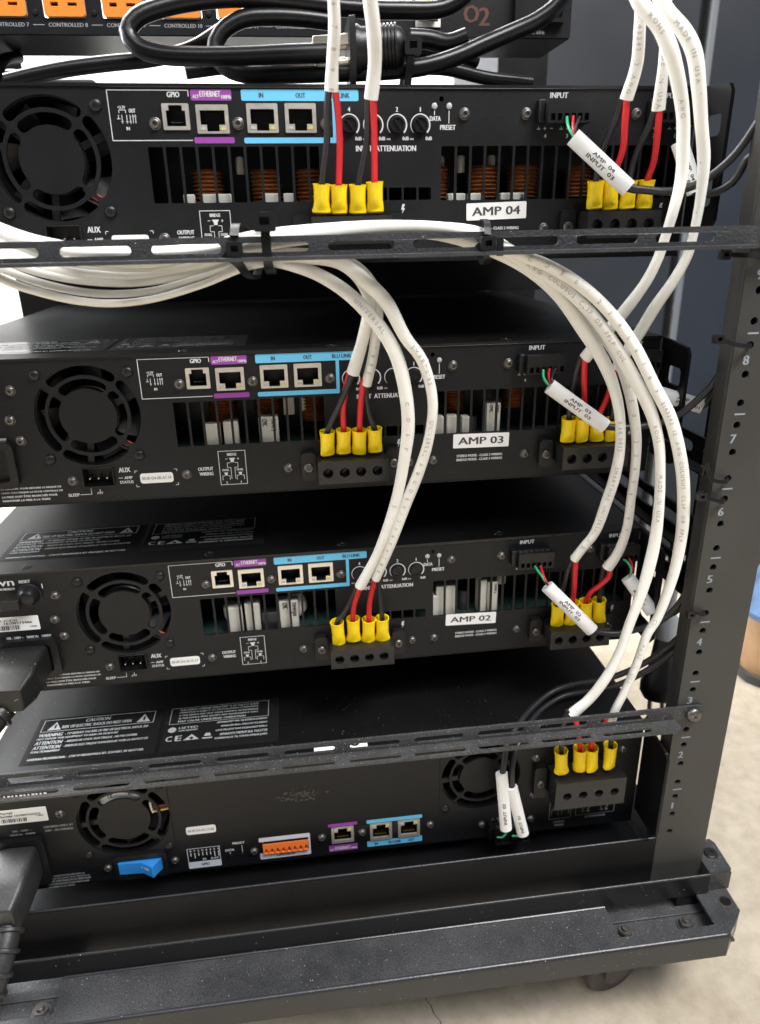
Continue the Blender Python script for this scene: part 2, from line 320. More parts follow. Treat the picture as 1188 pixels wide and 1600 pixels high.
CABLES = {
 'F4L': [((7.0, -11.0, 420.3), (7.6, -13.0, 434.5)), ((16.6, -11.0, 419.8), (16.6, -13.0, 433.9)), ((26.6, -11.0, 419.7), (26.8, -13.0, 433.9)), ((36.2, -11.0, 420.2), (35.8, -13.0, 435.1))],
 'F4R': [((160.2, -11.0, 419.8), (159.1, -13.0, 434.0)), ((169.3, -11.0, 419.2), (167.9, -13.0, 433.7)), ((179.3, -11.0, 419.5), (178.5, -13.0, 433.8)), ((189.4, -11.0, 419.3), (188.8, -13.0, 434.0))],
 'F3L': [((4.0, -11.0, 284.5), (4.2, -13.0, 299.7)), ((13.7, -11.0, 285.0), (14.1, -13.0, 300.2)), ((23.0, -11.0, 284.1), (23.6, -13.0, 299.5)), ((33.0, -11.0, 284.9), (32.8, -13.0, 300.0))],
 'F3R': [((155.1, -11.0, 284.4), (154.4, -13.0, 300.2)), ((164.5, -11.0, 284.1), (163.1, -13.0, 299.8)), ((174.1, -11.0, 284.1), (172.6, -13.0, 298.6)), ((184.2, -11.0, 283.8), (182.5, -13.0, 298.1))],
 'F2L': [((5.6, -11.0, 151.2), (4.6, -13.0, 169.3)), ((15.6, -11.0, 152.8), (15.4, -13.0, 170.8)), ((25.4, -11.0, 151.4), (25.9, -13.0, 169.2)), ((35.1, -11.0, 151.5), (34.9, -13.0, 169.6))],
 'F2R': [((157.9, -11.0, 151.3), (157.1, -13.0, 169.1)), ((167.9, -11.0, 151.6), (167.4, -13.0, 169.7)), ((178.5, -11.0, 151.3), (176.9, -13.0, 169.9)), ((188.6, -11.0, 151.4), (186.3, -13.0, 170.0))],
 'F1R': [((153.2, -52.0, 58.3), (151.1, -53.0, 78.2)), ((165.7, -52.0, 58.8), (164.5, -53.0, 78.5)), ((175.2, -52.0, 58.0), (172.7, -53.0, 77.9)), ((187.5, -52.0, 58.8), (186.4, -53.0, 78.6))],
 'W1': [(15.5, -45.0, 522.9), (15.5, -40.0, 509.8, 3.8), (15.7, -36.0, 499.5, 3.8), (14.5, -30.0, 486.3, 3.6), (13.8, -26.0, 475.6, 3.9)],
 'W1k': [(12.9, -26.0, 478.3), (11.8, -22.0, 469.8), (11.1, -17.0, 454.5), (7.6, -12.9, 433.8), (7.4, -12.3, 429.5)],
 'W1r': [(15.1, -27.0, 478.2), (16.6, -23.0, 469.6), (17.6, -18.0, 454.4), (16.6, -12.9, 433.2), (16.6, -12.3, 429.0)],
 'W2': [(30.1, -45.0, 523.2), (32.3, -40.0, 510.0, 4.3), (34.2, -36.0, 498.3, 4.1), (35.1, -30.0, 486.1, 3.8), (33.5, -25.0, 472.1, 4.0)],
 'W2k': [(32.4, -24.0, 474.2), (32.3, -20.0, 465.7), (31.7, -16.0, 453.0), (26.8, -12.9, 433.2), (26.7, -12.3, 428.9)],
 'W2r': [(34.4, -26.0, 473.9), (35.0, -22.0, 465.4), (35.6, -17.0, 452.8), (35.8, -12.9, 434.4), (35.9, -12.3, 429.9)],
 'W3': [(161.8, -48.0, 524.4), (160.9, -45.0, 512.7, 3.3), (162.8, -42.0, 500.6, 3.3), (166.8, -34.0, 485.7, 3.4), (165.7, -28.0, 471.4, 3.9)],
 'W3k': [(164.6, -26.0, 473.8), (165.5, -20.0, 465.2), (163.4, -14.0, 455.2), (160.3, -13.0, 442.8), (159.2, -12.9, 433.3), (159.5, -12.3, 429.0)],
 'W3r': [(165.9, -28.0, 472.9), (167.9, -24.0, 461.7), (170.2, -19.0, 448.5), (168.0, -12.9, 433.0), (168.4, -12.3, 428.6)],
 'W4': [(174.3, -42.0, 526.3), (176.0, -40.0, 514.1, 3.3), (179.1, -36.0, 499.3, 3.2), (181.9, -32.0, 486.1, 3.4), (184.7, -26.0, 466.7, 4.0)],
 'W4k': [(183.9, -25.0, 468.6), (183.8, -19.0, 459.5), (181.5, -14.0, 449.8), (179.6, -12.5, 441.0), (178.5, -12.9, 433.1), (178.8, -12.3, 428.8)],
 'W4r': [(184.8, -27.0, 467.7), (187.6, -22.0, 454.2), (189.5, -17.0, 442.2), (188.8, -12.9, 433.3), (189.0, -12.3, 428.9)],
 'W5': [(148.5, -58.0, 517.8), (153.2, -60.0, 505.9, 4.2), (162.6, -62.0, 496.7, 4.2), (168.5, -62.0, 488.5, 4.2), (175.0, -60.0, 477.8, 3.9), (182.7, -56.0, 461.3, 3.7), (185.5, -54.0, 450.9, 3.9), (188.1, -52.0, 433.4, 4.0), (185.9, -52.0, 417.0, 3.7), (184.2, -50.0, 404.6, 3.4), (183.0, -48.0, 395.5, 3.5), (179.3, -45.0, 383.0, 3.5), (170.5, -40.0, 366.5, 3.8), (161.4, -34.0, 351.5, 3.8), (155.0, -28.0, 339.2, 4.1)],
 'W5k': [(153.0, -27.0, 339.9), (153.0, -20.0, 326.6), (153.4, -15.0, 309.9), (154.4, -12.9, 299.4), (154.6, -12.3, 294.7)],
 'W5r': [(154.6, -29.0, 339.4), (157.3, -24.0, 327.2), (161.2, -18.0, 310.2), (163.2, -12.9, 299.0), (163.6, -12.3, 294.3)],
 'W6': [(160.4, -52.0, 519.6), (167.9, -56.0, 504.4, 4.2), (177.8, -58.0, 494.6, 4.2), (183.8, -58.0, 486.2, 4.2), (189.6, -56.0, 471.1, 3.8), (194.0, -54.0, 457.4, 3.6), (199.0, -52.0, 440.9, 3.9), (201.0, -50.0, 422.1, 3.4), (200.6, -48.0, 403.3, 3.2), (200.2, -46.0, 395.3, 3.5), (195.7, -43.0, 382.4, 3.6), (188.7, -39.0, 368.0, 3.8), (183.6, -35.0, 354.4, 3.8), (177.8, -30.0, 340.1, 3.8), (175.3, -27.0, 332.3, 4)],
 'W6r': [(175.7, -27.0, 335.2), (176.4, -22.0, 324.0), (175.4, -17.0, 311.3), (172.7, -12.9, 297.9), (173.1, -12.3, 293.5)],
 'W6k': [(174.9, -25.0, 333.4), (179.1, -20.0, 321.6), (181.9, -15.0, 308.5), (182.6, -12.9, 297.4), (183.1, -12.3, 293.1)],
 'W7': [(-163.9, -52.0, 408.2), (-147.2, -54.0, 403.0, 2.9), (-125.1, -54.0, 397.0, 2.9), (-105.0, -54.0, 393.9, 2.9), (-84.2, -54.0, 393.0, 2.9), (-56.6, -53.0, 395.8, 2.9), (-30.0, -53.0, 400.1, 3.4), (-6.5, -55.0, 400.8, 3.6), (12.5, -52.0, 397.3, 4.2), (22.9, -48.0, 388.2, 4.2), (27.9, -45.0, 377.0, 4.2), (26.3, -40.0, 363.5, 4.0), (23.8, -34.0, 351.5, 3.9), (19.6, -27.0, 336.4, 4.2)],
 'W7k': [(20.2, -27.0, 339.2), (17.6, -24.0, 330.8), (12.1, -17.0, 316.5), (4.2, -12.9, 298.9), (4.1, -12.3, 294.4)],
 'W7r': [(18.9, -25.0, 338.9), (16.1, -19.0, 326.9), (14.0, -15.0, 312.9), (14.1, -12.9, 299.4), (14.0, -12.3, 294.9)],
 'W8': [(-163.7, -54.0, 405.4), (-146.8, -56.0, 401.4, 2.2), (-125.1, -56.0, 394.3, 2.0), (-105.1, -56.0, 390.8, 2.0), (-84.3, -56.0, 389.9, 2.0), (-56.6, -55.0, 393.5, 2.3), (-30.1, -53.0, 399.0, 3.3), (-3.4, -55.0, 399.6, 3.4), (17.4, -50.0, 395.8, 4.0), (30.2, -43.0, 383.2, 4.0), (32.7, -40.0, 369.9, 3.9), (31.9, -36.0, 357.5, 3.9), (30.8, -31.0, 346.2, 3.9), (27.4, -25.0, 329.5, 4.1)],
 'W8r': [(25.6, -26.0, 332.7), (24.6, -22.0, 322.3), (24.0, -17.0, 310.9), (23.6, -12.9, 298.7), (23.4, -12.3, 294.1)],
 'W8k': [(27.8, -25.0, 332.4), (27.4, -20.0, 321.7), (29.5, -15.0, 309.0), (32.8, -12.9, 299.2), (32.9, -12.3, 294.7)],
 'W9': [(-162.2, -58.0, 405.5), (-146.7, -58.0, 398.4, 2.3), (-130.8, -58.0, 391.6, 2.2), (-114.1, -58.0, 387.1, 2.1), (-98.0, -58.0, 385.3, 2.1), (-78.4, -58.0, 386.3, 2.1), (-53.5, -57.0, 392.1, 2.3), (-28.5, -55.0, 398.4, 3.0), (-4.7, -54.0, 393.9, 4.1), (10.9, -54.0, 385.8, 4.3), (22.9, -54.0, 375.5, 4.3), (34.8, -54.0, 360.7, 4.3), (41.4, -54.0, 347.2, 4.2), (45.8, -53.0, 327.3, 4.1), (47.3, -50.0, 310.1, 4.2), (45.6, -46.0, 290.2, 4.0), (42.3, -42.0, 268.5, 4.0), (36.9, -38.0, 247.0, 4.0), (29.7, -33.0, 225.0, 3.8), (19.7, -27.0, 201.6, 4.6)],
 'W9k': [(21.1, -26.0, 204.6), (16.7, -22.0, 195.2), (10.8, -16.0, 179.3), (4.6, -12.9, 168.4), (4.9, -12.3, 163.0)],
 'W9r': [(21.3, -28.0, 204.7), (18.6, -24.0, 195.6), (15.8, -18.0, 182.3), (15.4, -12.9, 169.9), (15.5, -12.3, 164.5)],
 'W10': [(-159.5, -64.0, 407.0), (-146.2, -62.0, 394.3, 2.4), (-130.4, -62.0, 387.6, 2.2), (-113.7, -62.0, 383.1, 2.2), (-97.8, -62.0, 381.3, 2.2), (-78.4, -61.0, 382.7, 2.2), (-53.7, -59.0, 388.9, 2.4), (-31.6, -57.0, 396.8, 3.0), (-6.6, -54.0, 399.0, 3.4), (12.4, -53.0, 397.0, 4.0), (26.2, -56.0, 386.4, 4.3), (35.0, -57.0, 377.6, 4.3), (44.9, -57.0, 359.4, 4.2), (53.5, -57.0, 347.5, 4.1), (59.8, -55.0, 326.0, 3.8), (58.9, -51.0, 303.6, 3.6), (53.7, -46.0, 281.3, 3.8), (46.5, -41.0, 259.8, 3.9), (38.2, -35.0, 233.0, 4.0), (29.6, -27.0, 206.7, 4.3)],
 'W10r': [(30.2, -29.0, 211.2), (28.5, -25.0, 201.7), (26.3, -19.0, 185.7), (25.9, -12.9, 168.3), (25.7, -12.3, 163.0)],
 'W10k': [(31.3, -27.0, 210.2), (32.6, -20.0, 192.8), (34.2, -15.0, 178.1), (34.9, -12.9, 168.7), (35.0, -12.3, 163.3)],
 'W11': [(-164.7, -46.0, 415.2), (-148.2, -47.0, 409.7, 3.2), (-128.5, -49.0, 402.4, 3.2), (-108.2, -50.0, 398.5, 3.2), (-71.8, -52.0, 397.6, 3.2), (-46.9, -52.0, 401.1, 3.4), (-27.9, -52.0, 406.6, 3.6), (3.6, -50.0, 410.3, 3.8), (35.8, -48.0, 411.7, 3.8), (68.1, -50.0, 408.0, 3.8), (91.1, -52.0, 400.2, 3.9), (107.7, -54.0, 391.8, 4.0), (126.1, -54.0, 377.7, 4.0), (142.1, -53.0, 359.3, 4.1), (155.3, -52.0, 342.2, 4.1), (163.9, -51.0, 326.3, 4.0), (169.5, -50.0, 309.7, 4.0), (172.7, -48.0, 289.5, 3.8), (172.8, -45.0, 271.6, 3.8), (171.3, -41.0, 254.7, 3.7), (168.2, -35.0, 230.8, 3.7), (163.4, -31.0, 219.5, 3.9), (159.8, -27.0, 209.8, 4.2)],
 'W11k': [(160.9, -26.0, 212.9), (159.5, -20.0, 200.0), (158.7, -15.0, 181.7), (157.1, -12.9, 168.2), (157.4, -12.3, 162.9)],
 'W11r': [(160.1, -28.0, 213.4), (162.9, -23.0, 197.4), (165.8, -17.0, 179.7), (167.4, -12.9, 168.8), (167.6, -12.3, 163.4)],
 'W12': [(-164.9, -48.0, 410.9), (-148.2, -49.0, 406.3, 3.2), (-128.5, -51.0, 399.6, 3.2), (-108.2, -52.0, 395.6, 3.2), (-81.2, -53.0, 393.8, 3.2), (-53.3, -54.0, 397.2, 3.3), (-28.0, -54.0, 404.3, 3.6), (3.3, -55.0, 408.8, 3.8), (34.9, -55.0, 410.5, 3.8), (67.0, -55.0, 408.7, 3.8), (91.6, -56.0, 401.5, 3.9), (110.4, -56.0, 392.5, 4.0), (129.3, -54.0, 377.3, 4.1), (146.1, -50.0, 364.8, 4.1), (164.1, -48.0, 345.5, 4.1), (171.2, -48.0, 331.9, 4.0), (176.9, -48.0, 316.3, 4.0), (182.5, -47.0, 295.7, 3.9), (184.9, -45.0, 278.1, 3.8), (186.7, -41.0, 255.7, 3.7), (188.6, -36.0, 232.0, 3.7), (186.8, -31.0, 213.0, 3.9), (183.1, -27.0, 201.4, 4.3)],
 'W12r': [(183.3, -28.0, 205.6), (186.3, -24.0, 193.6), (182.6, -20.0, 185.2), (178.1, -17.0, 178.7), (177.0, -12.9, 169.0), (177.5, -12.3, 163.4)],
 'W12k': [(181.8, -25.0, 202.9), (183.5, -19.0, 188.9), (186.4, -12.9, 169.1), (187.1, -12.3, 163.5)],
 'W13': [(-165.2, -40.0, 423.6), (-148.0, -44.0, 415.7, 3.4), (-129.9, -50.0, 409.4, 3.4), (-102.8, -56.0, 404.9, 3.4), (-58.2, -57.0, 404.4, 3.6), (-29.1, -57.0, 409.0, 3.8), (3.3, -57.0, 411.5, 4.0), (34.7, -57.0, 412.9, 4.0), (63.3, -57.0, 411.4, 4.0), (82.6, -58.0, 408.1, 4.0), (99.1, -59.0, 399.0, 4.0), (112.6, -60.0, 390.5, 4.1), (123.5, -60.0, 384.6, 4.2), (141.9, -60.0, 369.5, 4.2), (158.2, -60.0, 350.5, 4.2), (171.1, -60.0, 332.6, 4.1), (182.6, -60.0, 314.0, 4.0), (189.9, -60.0, 294.9, 4.0), (193.0, -60.0, 276.9, 3.9), (194.8, -60.0, 256.9, 3.8), (195.2, -60.0, 235.5, 3.9), (193.5, -60.0, 216.1, 4.1), (190.4, -60.0, 197.7, 4.1), (185.6, -60.0, 178.1, 4.1), (180.9, -60.0, 157.3, 3.9), (174.1, -60.0, 139.7, 3.8), (164.6, -58.0, 121.8, 3.7), (153.8, -57.0, 110.3, 4.3)],
 'W14': [(-165.0, -42.0, 420.8), (-147.8, -46.0, 413.7, 3.4), (-129.5, -52.0, 408.3, 3.4), (-102.2, -60.0, 403.3, 3.2), (-58.0, -61.0, 402.5, 3.2), (-29.1, -61.0, 406.7, 3.6), (3.0, -62.0, 410.1, 3.8), (34.0, -62.0, 412.3, 3.8), (65.5, -62.0, 410.8, 3.9), (88.1, -62.0, 404.7, 3.9), (102.9, -63.0, 397.9, 3.9), (114.7, -63.0, 393.9, 4.1), (132.5, -63.0, 384.5, 4.2), (151.3, -63.0, 369.5, 4.2), (167.6, -63.0, 350.6, 4.2), (181.1, -63.0, 329.2, 4.1), (193.0, -63.0, 310.6, 4.1), (202.1, -63.0, 287.3, 4.1), (207.2, -62.0, 268.8, 4.1), (210.6, -61.0, 247.0, 4.1), (211.6, -60.0, 234.3, 4.0), (210.8, -60.0, 216.4, 3.9), (207.9, -60.0, 198.2, 3.8), (203.1, -60.0, 179.5, 3.7), (198.3, -60.0, 169.5, 3.7), (194.3, -60.0, 150.0, 3.7), (187.8, -60.0, 126.9, 3.6), (183.1, -60.0, 113.8, 3.6), (181.5, -59.0, 102.9, 3.8)],
 'W13k': [(151.7, -57.0, 114.1), (149.9, -56.0, 103.3), (150.0, -55.0, 89.4), (151.2, -53.0, 77.2), (151.8, -52.6, 71.2)],
 'W13r': [(154.5, -58.0, 113.5), (158.4, -57.0, 102.6), (162.1, -55.0, 89.5), (164.6, -53.0, 77.5), (164.9, -52.6, 71.6)],
 'W14r': [(179.9, -59.0, 106.2), (175.5, -57.0, 95.8), (171.9, -55.0, 85.1), (172.8, -53.0, 76.9), (173.6, -52.6, 70.9)],
 'W14k': [(182.6, -58.0, 105.2), (183.8, -56.0, 94.1), (185.4, -54.5, 84.7), (186.5, -53.0, 77.6), (186.8, -52.6, 71.7)],
 'I4a': [(162.5, -29.0, 435.1), (170.5, -30.0, 429.7, 2.3), (179.8, -32.0, 428.2), (190.4, -36.0, 427.2), (202.3, -40.0, 429.7), (211.4, -44.0, 436.0), (218.2, -48.0, 444.0), (226.1, -52.0, 459.4), (231.6, -54.0, 471.7)],
 'I4aL': [(140.8, -22.0, 454.9), (170.5, -30.0, 429.1)],
 'I4ag': [(140.4, -12.0, 465.4), (139.3, -17.0, 461.3), (139.7, -21.0, 457.4), (142.1, -23.0, 453.5)],
 'I4ar': [(143.8, -12.0, 465.7), (141.8, -18.0, 461.2), (140.9, -22.0, 457.3), (143.1, -23.0, 453.2)],
 'I4ak': [(147.6, -12.0, 465.4), (144.1, -18.0, 461.9), (141.6, -23.0, 457.1), (143.5, -24.0, 452.8)],
 'I4b': [(205.4, -26.0, 436.7), (209.0, -30.0, 426.9), (215.3, -34.0, 425.7), (223.6, -40.0, 430.9), (227.5, -46.0, 442.6), (230.8, -50.0, 425.8), (231.0, -54.0, 394.4), (230.1, -55.0, 371.6), (230.9, -55.0, 340.6), (232.7, -55.0, 288.6), (231.9, -55.0, 248.4), (232.3, -55.0, 214.1), (229.4, -56.0, 178.6)],
 'I4bL': [(200.6, -22.0, 451.7), (209.0, -30.0, 426.6)],
 'I3a': [(162.2, -29.0, 302.9), (170.6, -30.0, 298.4), (182.0, -31.0, 297.3), (195.1, -33.0, 298.3), (208.1, -38.0, 302.8), (219.0, -44.0, 315.2), (225.9, -49.0, 328.2), (228.6, -52.0, 347.3), (227.6, -53.0, 371.5), (226.7, -54.0, 394.5), (227.0, -54.0, 416.5), (226.2, -54.0, 446.3), (227.0, -54.0, 468.9)],
 'I3aL': [(137.0, -22.0, 322.6), (170.6, -30.0, 298.1)],
 'I3ag': [(136.2, -12.0, 330.4), (135.0, -16.0, 327.3), (136.1, -20.0, 324.1), (137.6, -23.0, 322.2)],
 'I3ar': [(140.0, -12.0, 330.7), (138.0, -17.0, 327.8), (137.7, -21.0, 324.7), (138.8, -23.0, 322.5)],
 'I3ak': [(144.2, -12.0, 331.0), (140.2, -18.0, 328.9), (138.2, -22.0, 326.3), (139.0, -24.0, 323.1)],
 'I3b': [(220.4, -28.0, 311.2), (230.1, -32.0, 308.5), (232.1, -38.0, 317.1), (231.6, -46.0, 328.1), (229.7, -53.0, 350.9), (227.7, -56.0, 375.1), (227.1, -57.0, 397.8), (226.9, -57.0, 422.5), (226.1, -57.0, 454.6)],
 'I3bL': [(206.3, -22.0, 314.9), (230.0, -32.0, 308.1)],
 'I2a': [(167.3, -29.0, 165.1), (175.6, -30.0, 157.0), (190.5, -32.0, 153.8), (206.1, -36.0, 158.6), (219.7, -42.0, 169.1), (227.1, -48.0, 188.3), (229.3, -53.0, 213.4), (229.9, -55.0, 240.1), (230.4, -56.0, 269.3), (230.3, -56.0, 304.3), (230.1, -56.0, 337.3), (229.3, -56.0, 368.4)],
 'I2aL': [(144.6, -22.0, 188.5), (175.5, -30.0, 156.5)],
 'I2ag': [(139.0, -12.0, 198.7), (139.0, -17.0, 198.5), (141.5, -20.0, 194.9), (144.1, -23.0, 190.2)],
 'I2ar': [(142.9, -12.0, 198.7), (142.4, -17.0, 197.0), (142.9, -21.0, 194.1), (144.3, -24.0, 190.7)],
 'I2ak': [(144.3, -14.0, 196.0), (143.0, -18.0, 195.0), (143.2, -22.0, 192.2), (144.1, -25.0, 191.0)],
 'I2b': [(211.8, -28.0, 174.2), (216.6, -30.0, 167.1), (223.1, -36.0, 166.9), (228.6, -44.0, 177.6), (230.8, -51.0, 196.5), (230.1, -55.0, 223.0), (229.8, -57.0, 249.3), (230.0, -57.0, 285.4), (229.6, -57.0, 323.1), (228.7, -57.0, 354.9)],
 'I2bL': [(200.5, -22.0, 190.5), (216.6, -30.0, 167.1)],
 'I2bg': [(201.2, -12.0, 198.9), (202.0, -17.0, 198.8), (203.3, -20.0, 195.3), (201.3, -23.0, 190.3)],
 'I2br': [(205.4, -12.0, 198.9), (204.7, -17.0, 198.0), (204.1, -20.0, 195.2), (201.9, -23.0, 190.2)],
 'I1a': [(109.6, -56.0, 63.6), (111.4, -53.0, 73.8), (114.2, -48.0, 82.8), (122.9, -38.0, 87.2), (140.2, -20.0, 89.0), (160.8, -8.0, 93.6), (176.5, -10.0, 100.0), (195.6, -20.0, 109.2), (211.9, -32.0, 126.2), (223.8, -44.0, 147.9), (229.9, -54.0, 170.3), (231.0, -57.0, 192.8), (231.5, -57.0, 228.1), (230.6, -58.0, 265.9)],
 'I1aL': [(109.0, -56.0, 66.9), (114.4, -56.0, 17.0)],
 'I1b': [(117.2, -56.0, 51.5), (117.7, -52.0, 69.4), (122.3, -46.0, 78.5), (130.6, -36.0, 83.1), (148.2, -18.0, 85.5), (168.0, -9.0, 89.0), (183.5, -12.0, 93.9), (199.1, -24.0, 105.1), (214.8, -36.0, 124.3), (226.2, -48.0, 147.7), (230.3, -57.0, 168.7), (231.3, -60.0, 196.6), (232.0, -60.0, 229.4), (231.7, -60.0, 266.6)],
 'I1bL': [(116.5, -56.0, 54.1), (127.9, -54.0, 8.3)],
 'I1ag': [(114.6, -55.0, 18.9), (115.7, -54.0, 11.9), (113.0, -53.0, 6.5), (109.5, -52.0, 6.0)],
 'I1bg': [(127.5, -54.0, 10.1), (126.3, -54.0, 6.8), (123.8, -53.0, 6.1), (120.4, -52.0, 5.6)],
 'P1': [(160.6, 40.0, 549.1), (150.1, 40.0, 529.4), (138.2, 40.0, 520.9), (124.1, 40.0, 515.2), (104.6, 38.0, 507.8), (90.1, 36.0, 502.0), (71.2, 34.0, 496.8), (48.1, 34.0, 494.6), (19.2, 36.0, 493.9), (-9.5, 40.0, 493.9), (-29.6, 46.0, 494.9), (-41.0, 50.0, 499.4), (-46.5, 52.0, 506.6), (-42.1, 54.0, 516.4), (-29.7, 56.0, 523.7), (-14.5, 58.0, 525.5), (3.7, 60.0, 525.5), (22.2, 62.0, 524.2)],
 'P2': [(19.2, 30.0, 502.7), (-5.4, 30.0, 502.0), (-31.6, 32.0, 501.3), (-57.5, 34.0, 501.3), (-74.0, 36.0, 502.5), (-86.4, 38.0, 506.5), (-90.8, 40.0, 513.7), (-85.8, 42.0, 520.6), (-72.5, 46.0, 526.4), (-56.0, 50.0, 530.5), (-31.6, 55.0, 533.8), (-3.1, 60.0, 533.5), (30.0, 62.0, 531.2), (60.3, 64.0, 530.7), (91.7, 68.0, 533.9), (115.1, 70.0, 550.6)],
 'P3': [(-161.5, 50.0, 491.7), (-144.3, 52.0, 495.8), (-126.0, 54.0, 499.3), (-104.4, 58.0, 502.5), (-83.7, 62.0, 505.2), (-60.2, 68.0, 511.6), (-40.4, 74.0, 523.2), (-21.8, 80.0, 533.7), (-2.2, 86.0, 543.7)],
 'P4': [(65.1, 48.0, 513.3), (76.4, 48.0, 512.8), (87.3, 46.0, 510.5), (98.1, 44.0, 513.3)],
 'P5': [(50.6, 52.0, 503.9), (70.3, 56.0, 500.7), (90.5, 60.0, 500.2), (115.4, 64.0, 496.2), (144.5, 66.0, 493.8)],
 'P6': [(-64.6, 62.0, 498.9), (-31.4, 66.0, 502.9), (-1.5, 62.0, 500.3), (28.6, 58.0, 502.3), (59.4, 60.0, 507.4), (87.3, 64.0, 510.2), (110.6, 70.0, 506.1)],
 'yellow': [(94.4, 112.0, 538.9), (94.4, 96.0, 541.3), (104.4, 90.0, 543.3), (120.4, 90.0, 552.8)],
 'grey': [(257.2, 20.0, 202.3), (258.2, 20.0, 173.8), (257.3, 19.0, 150.3), (255.5, 18.0, 133.4)],
}
# ------------------------------------------------------------------ setting
def struct(name, g, m, label=None):
    o = solo(name, g, m, label, None, kind='structure'); return o
g = G(); N_ = 2
g.add([(-3000, -2500, FLOOR), (4000, -2500, FLOOR), (4000, 4000, FLOOR), (-3000, 4000, FLOOR)], [(0, 1, 2, 3)])
floor = struct('floor', g, 'floor_concrete')
g = G(); pts = [(55, -60), (56.5, -66), (59, -70), (60, -76), (63.5, -82), (64, -90), (67, -97)]
for (a, b), (c, d) in zip(pts, pts[1:]): g.line(a, b, c, d, .5+.5*random.random(), MXY(FLOOR+.3))
part('crack', g, 'ink_black', floor)
g = G(); g.box(-3000, 4000, 2600, 2700, FLOOR, 2400); struct('back_wall', g, 'wall_white')
g = G(); g.box(-1500, -1400, -900, 2590, FLOOR, 2400); struct('side_wall', g, 'wall_white')
# ------------------------------------------------------------------ rack
RY = -64.8
rack = thing('equipment_rack', (0, 150, FLOOR), 'black steel open equipment rack on casters holding the stacked amplifiers', 'rack')
def rail_holes(x, zmin, zmax):
    h = []
    k = -1
    while True:
        for q in (6.35, 22.225, 38.1):
            z = k*44.45+q
            if zmin+4 < z < zmax-4: h.append(circ(x, z, 2.15, 14))
        k += 1
        if k*44.45 > zmax: break
    return h
def rail(x0, x1, y, hx, z0, z1, yd, out):
    g = G(); g.plate(rect(x0, x1, z0, z1), rail_holes(hx, max(0, z0), z1), 2.0, MXZ(y))
    # folded flanges going inwards
    xi, xo = (x0, x1) if hx < (x0+x1)/2 else (x1, x0)
    sgn = 1 if xi < xo else -1
    g.box(min(xo, xo-2*sgn), max(xo, xo-2*sgn), y+2.05, y+yd, z0, z1)
    g.box(min(xi, xi+2*sgn), max(xi, xi+2*sgn), y+2.05, y+14, z0, z1)
    r_ = part('rail', g, 'rail_grey', rack, bevel=.5)
    part('channel_back', G().box(min(x0, x1)+2.2, max(x0, x1)-2.2, y+9, y+10, z0, z1), 'frame_black', rack); return r_
r1 = rail(223.5, 262, RY, 232.5, -44, 760, 40, 1)
part('rail', G().plate(rect(-300+38, -223.5-17, -44, 760), [], 2, MXZ(RY)), 'rail_grey', rack)
for nm, xa, yy in (('front_rail', (223.5, 278), 430), ('front_rail', (-276, -236), 345)):
    g = G(); g.plate(rect(xa[0], xa[1], -44, 760), [], 2, MXZ(yy)); part(nm, g, 'frame_black', rack)
g = G(); M = MXZ(RY-.15)
for k in range(1, 13):
    g = G(); g.line(229.8, 44.45*k, 236.2, 44.45*k, 1.0, M); part('unit_mark', g, 'rail_print', rack); g = G()
    if k < 13: g.text(str(k), 229.8 if k < 10 else 228.4, 233.0 if k < 10 else 234, 44.45*(k-1)+27.5, 44.45*(k-1)+32.7, M); part('unit_number', g, 'rail_print', rack)
pass
# lower cross panel, base frame with up-turned lip and cut corners
g = G(); g.plate(rect(-240, 223.2, -46, 0.6), [], 1.6, MXZ(-65.5)); part('cross_panel', g, 'frame_black', rack, bevel=.5)
g = G(); g.box(-240, 223, -63.5, 394, -24, -22); part('bottom_panel', g, 'frame_black', rack)
for z0, z1 in ((83.8, 126.5), (216.3, 258), (347.4, 393.5)):
    g = G(); g.plate(rect(-262, 262, z0, z1), [], 2, MXZ(336)); part('blank_panel', g, 'frame_black', rack)
TX0, TX1 = -262, 277
out = [(TX0, -94), (TX0+18, -110.2), (TX0+21, -108), (257, -108), (259.8, -110.2), (277.5, -93.5), (279.5, -46), (264, -46), (264, -76.5), (253.8, -76.5), (253.8, -101.5), (184, -101.5), (184, -76.5), (-190, -76.5), (-190, -101.8), (TX0+6, -101.8), (TX0+6, -98)]
cut_r = rect(184, 253.8, -101.5, -79.5); cut_l = rect(-262+6, -190, -101.8, -79.5); eye = circ(271.5, -84.8, 4, 16)
g = G(); g.plate(out, [eye], 2.0, MXY(-45)); part('base_tray', g, 'tray_black', rack, bevel=.5)
bs = [o for o in rack.children if o.name.startswith('base_tray')][0]
g = G()
fr = [(TX0, -94), (TX0+18, -110.5), (260, -110.5), (277.5, -93.5), (279.5, -46)]
for (a, b), (c, d) in zip(fr, fr[1:]):
    g.add([(a, b, -47.4), (c, d, -47.4), (c, d, -65), (a, b, -65)], [(0, 1, 2, 3)])
    n = Vector((d-b, a-c)).normalized()*1.8
    if n.y > 0 or True: pass
part('front_skirt', g, 'fold_sheen', rack)
